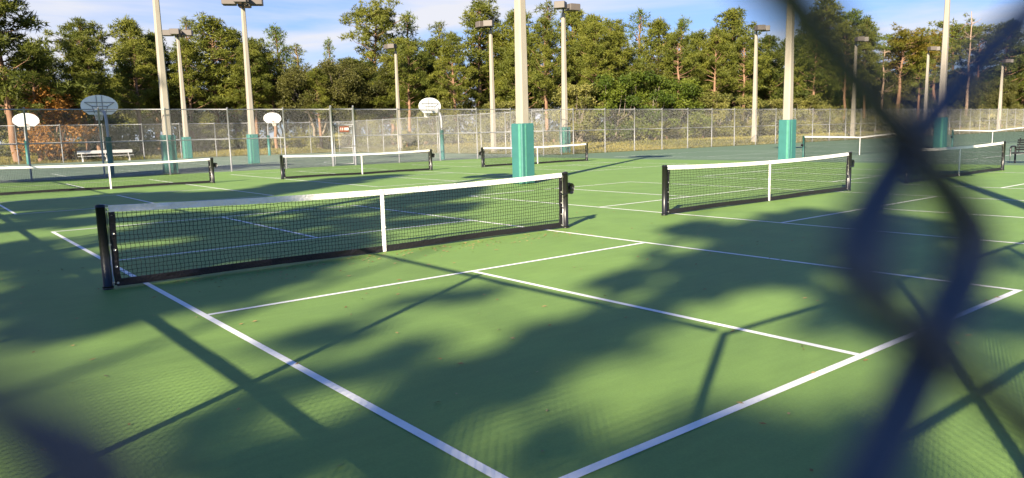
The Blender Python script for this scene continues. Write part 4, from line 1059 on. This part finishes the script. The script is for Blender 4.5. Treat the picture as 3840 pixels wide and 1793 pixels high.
# ------------------------------------------------------------------ near fences: the one the camera looks through, and the one along the left side
NY = CAM_LOC[1] + 0.02247
KX, KZ = CAM_LOC[0] + 0.05633, CAM_LOC[2] - 0.00947            # where two wires hook in front of the lens
DW, PER = 0.06200, 0.06033
BAYW = DW * 48
NX0 = KX - DW * 17                                              # corner post
npan = chain_mesh(BAYW, 3.05, DW, 0.0027, PER, 4, 1, x0=0)
npan.materials.append(M_VINYL)
NF = thing("black_chain_link_fence", (NX0, NY, 0), 0, "blurred dark navy chain-link wires right in front of the lens", 'fence', 'near black fences')
hN = 3.17
pme = None
for k in range(12):
    ob = MB().tube([(0, -.055, -.1), (0, -.055, hN)], .034, 10).build("fence_post", M_BLACKPIPE, NF, True) if pme is None else link("fence_post", pme, M_BLACKPIPE, NF)
    pme = ob.data; ob.location = (k * BAYW, 0, 0)
zoff = KZ % PER
near_w = range(28, 40)
def dent(j, zz):
    """One strand is dented aside just above the knot left of the lens."""
    q = zz - (KZ - KZ % PER)
    if j in (33, 34): return (0.0045 if j == 33 else -0.004) * np.clip((-q - 0.006) / 0.014, 0, 1) * np.clip((q + .055) / .02, 0, 1)
    if j != 32: return 0 * zz
    st = lambda a, b: np.clip((q - a) / (b - a), 0, 1) ** 2 * (3 - 2 * np.clip((q - a) / (b - a), 0, 1))
    return -0.0107 * st(0.0013, 0.006) * (1 - st(0.0147, 0.028))
for k in range(11):
    if k == 0:
        far = chain_mesh(BAYW, 3.02, DW, 0.0019, PER, 4, 1, wires=[j for j in range(96) if j not in near_w])
        a_ = link("wire_mesh", far, M_VINYL, NF); a_.location = (0, 0, zoff)
        fine = chain_mesh(BAYW, 3.02, DW, 0.0020, PER, 10, 14, depth=0.00187, over=0.00907 / DW, wires=near_w, bend=dent)
        b_ = link("wire_mesh", fine, M_VINYL, NF, True); b_.location = (0, 0, zoff)
    else:
        a_ = link("wire_mesh", npan, M_VINYL, NF); a_.location = (k * BAYW, 0, zoff)
for z in (hN - .03, 1.50):
    MB().tube([(0, -.055, z), (11 * BAYW, -.055, z)], .028, 8).build("rail", M_BLACKPIPE, NF, True)

lx, ly0, ly1 = -5.97, NY + .055, FY
LF = thing("black_chain_link_fence", (lx, ly0, 0), 0, "dark chain-link fence along the left side of the courts, seen only by its shadow", 'fence', 'near black fences')
nb = 12; bl = (ly1 - ly0) / nb
for k in range(1, nb):
    ob = link("fence_post", pme, M_BLACKPIPE, LF); ob.location = (0, (3.25 - .0) + (k - 1) * bl, 0) if k > 0 else (0, 0, 0); ob.rotation_euler = (0, 0, PI / 2)
for k in range(nb):
    ob = link("wire_mesh", npan, M_VINYL, LF); ob.location = (.05, k * bl, 0.02); ob.rotation_euler = (0, 0, PI / 2); ob.scale = (bl / BAYW, 1, 1)
for z, r_ in ((hN - .03, .030), (1.38, .036)):
    MB().tube([(0, 0, z), (0, ly1 - ly0, z)], r_, 8).build("rail", M_BLACKPIPE, LF, True)

# ------------------------------------------------------------------ fallen leaves and pine needles on the courts
rg = np.random.default_rng(31); N = 760
V, F, T = [], [], []
for i in range(N):
    if i < 330: x, y = rg.uniform(-2.8, 3.2), -0.15 - abs(rg.normal(0, .35))
    elif i < 560: x, y = rg.uniform(-5, 6), rg.uniform(-7.5, 2)
    else: x, y = rg.uniform(-5, 24), rg.uniform(-8, 27)
    a = rg.uniform(0, 6.28); L = rg.uniform(.010, .032); w = rg.uniform(.004, .012)
    d = np.array([math.cos(a), math.sin(a), 0]); n_ = np.array([-d[1], d[0], 0]); c = np.array([x, y, .004])
    b = len(V)
    V += [c - d * L, c + n_ * w + np.array([0, 0, .006]), c + d * L + np.array([0, 0, .004]), c - n_ * w]
    F.append((b, b + 1, b + 2, b + 3)); T.append(rg.random())
tag(link("fallen_leaves", fast_mesh("fallen_leaves", np.array(V), np.array(F), T), M_LITTER), "scattered small brown leaves on the green court", 'leaves', kind='stuff')
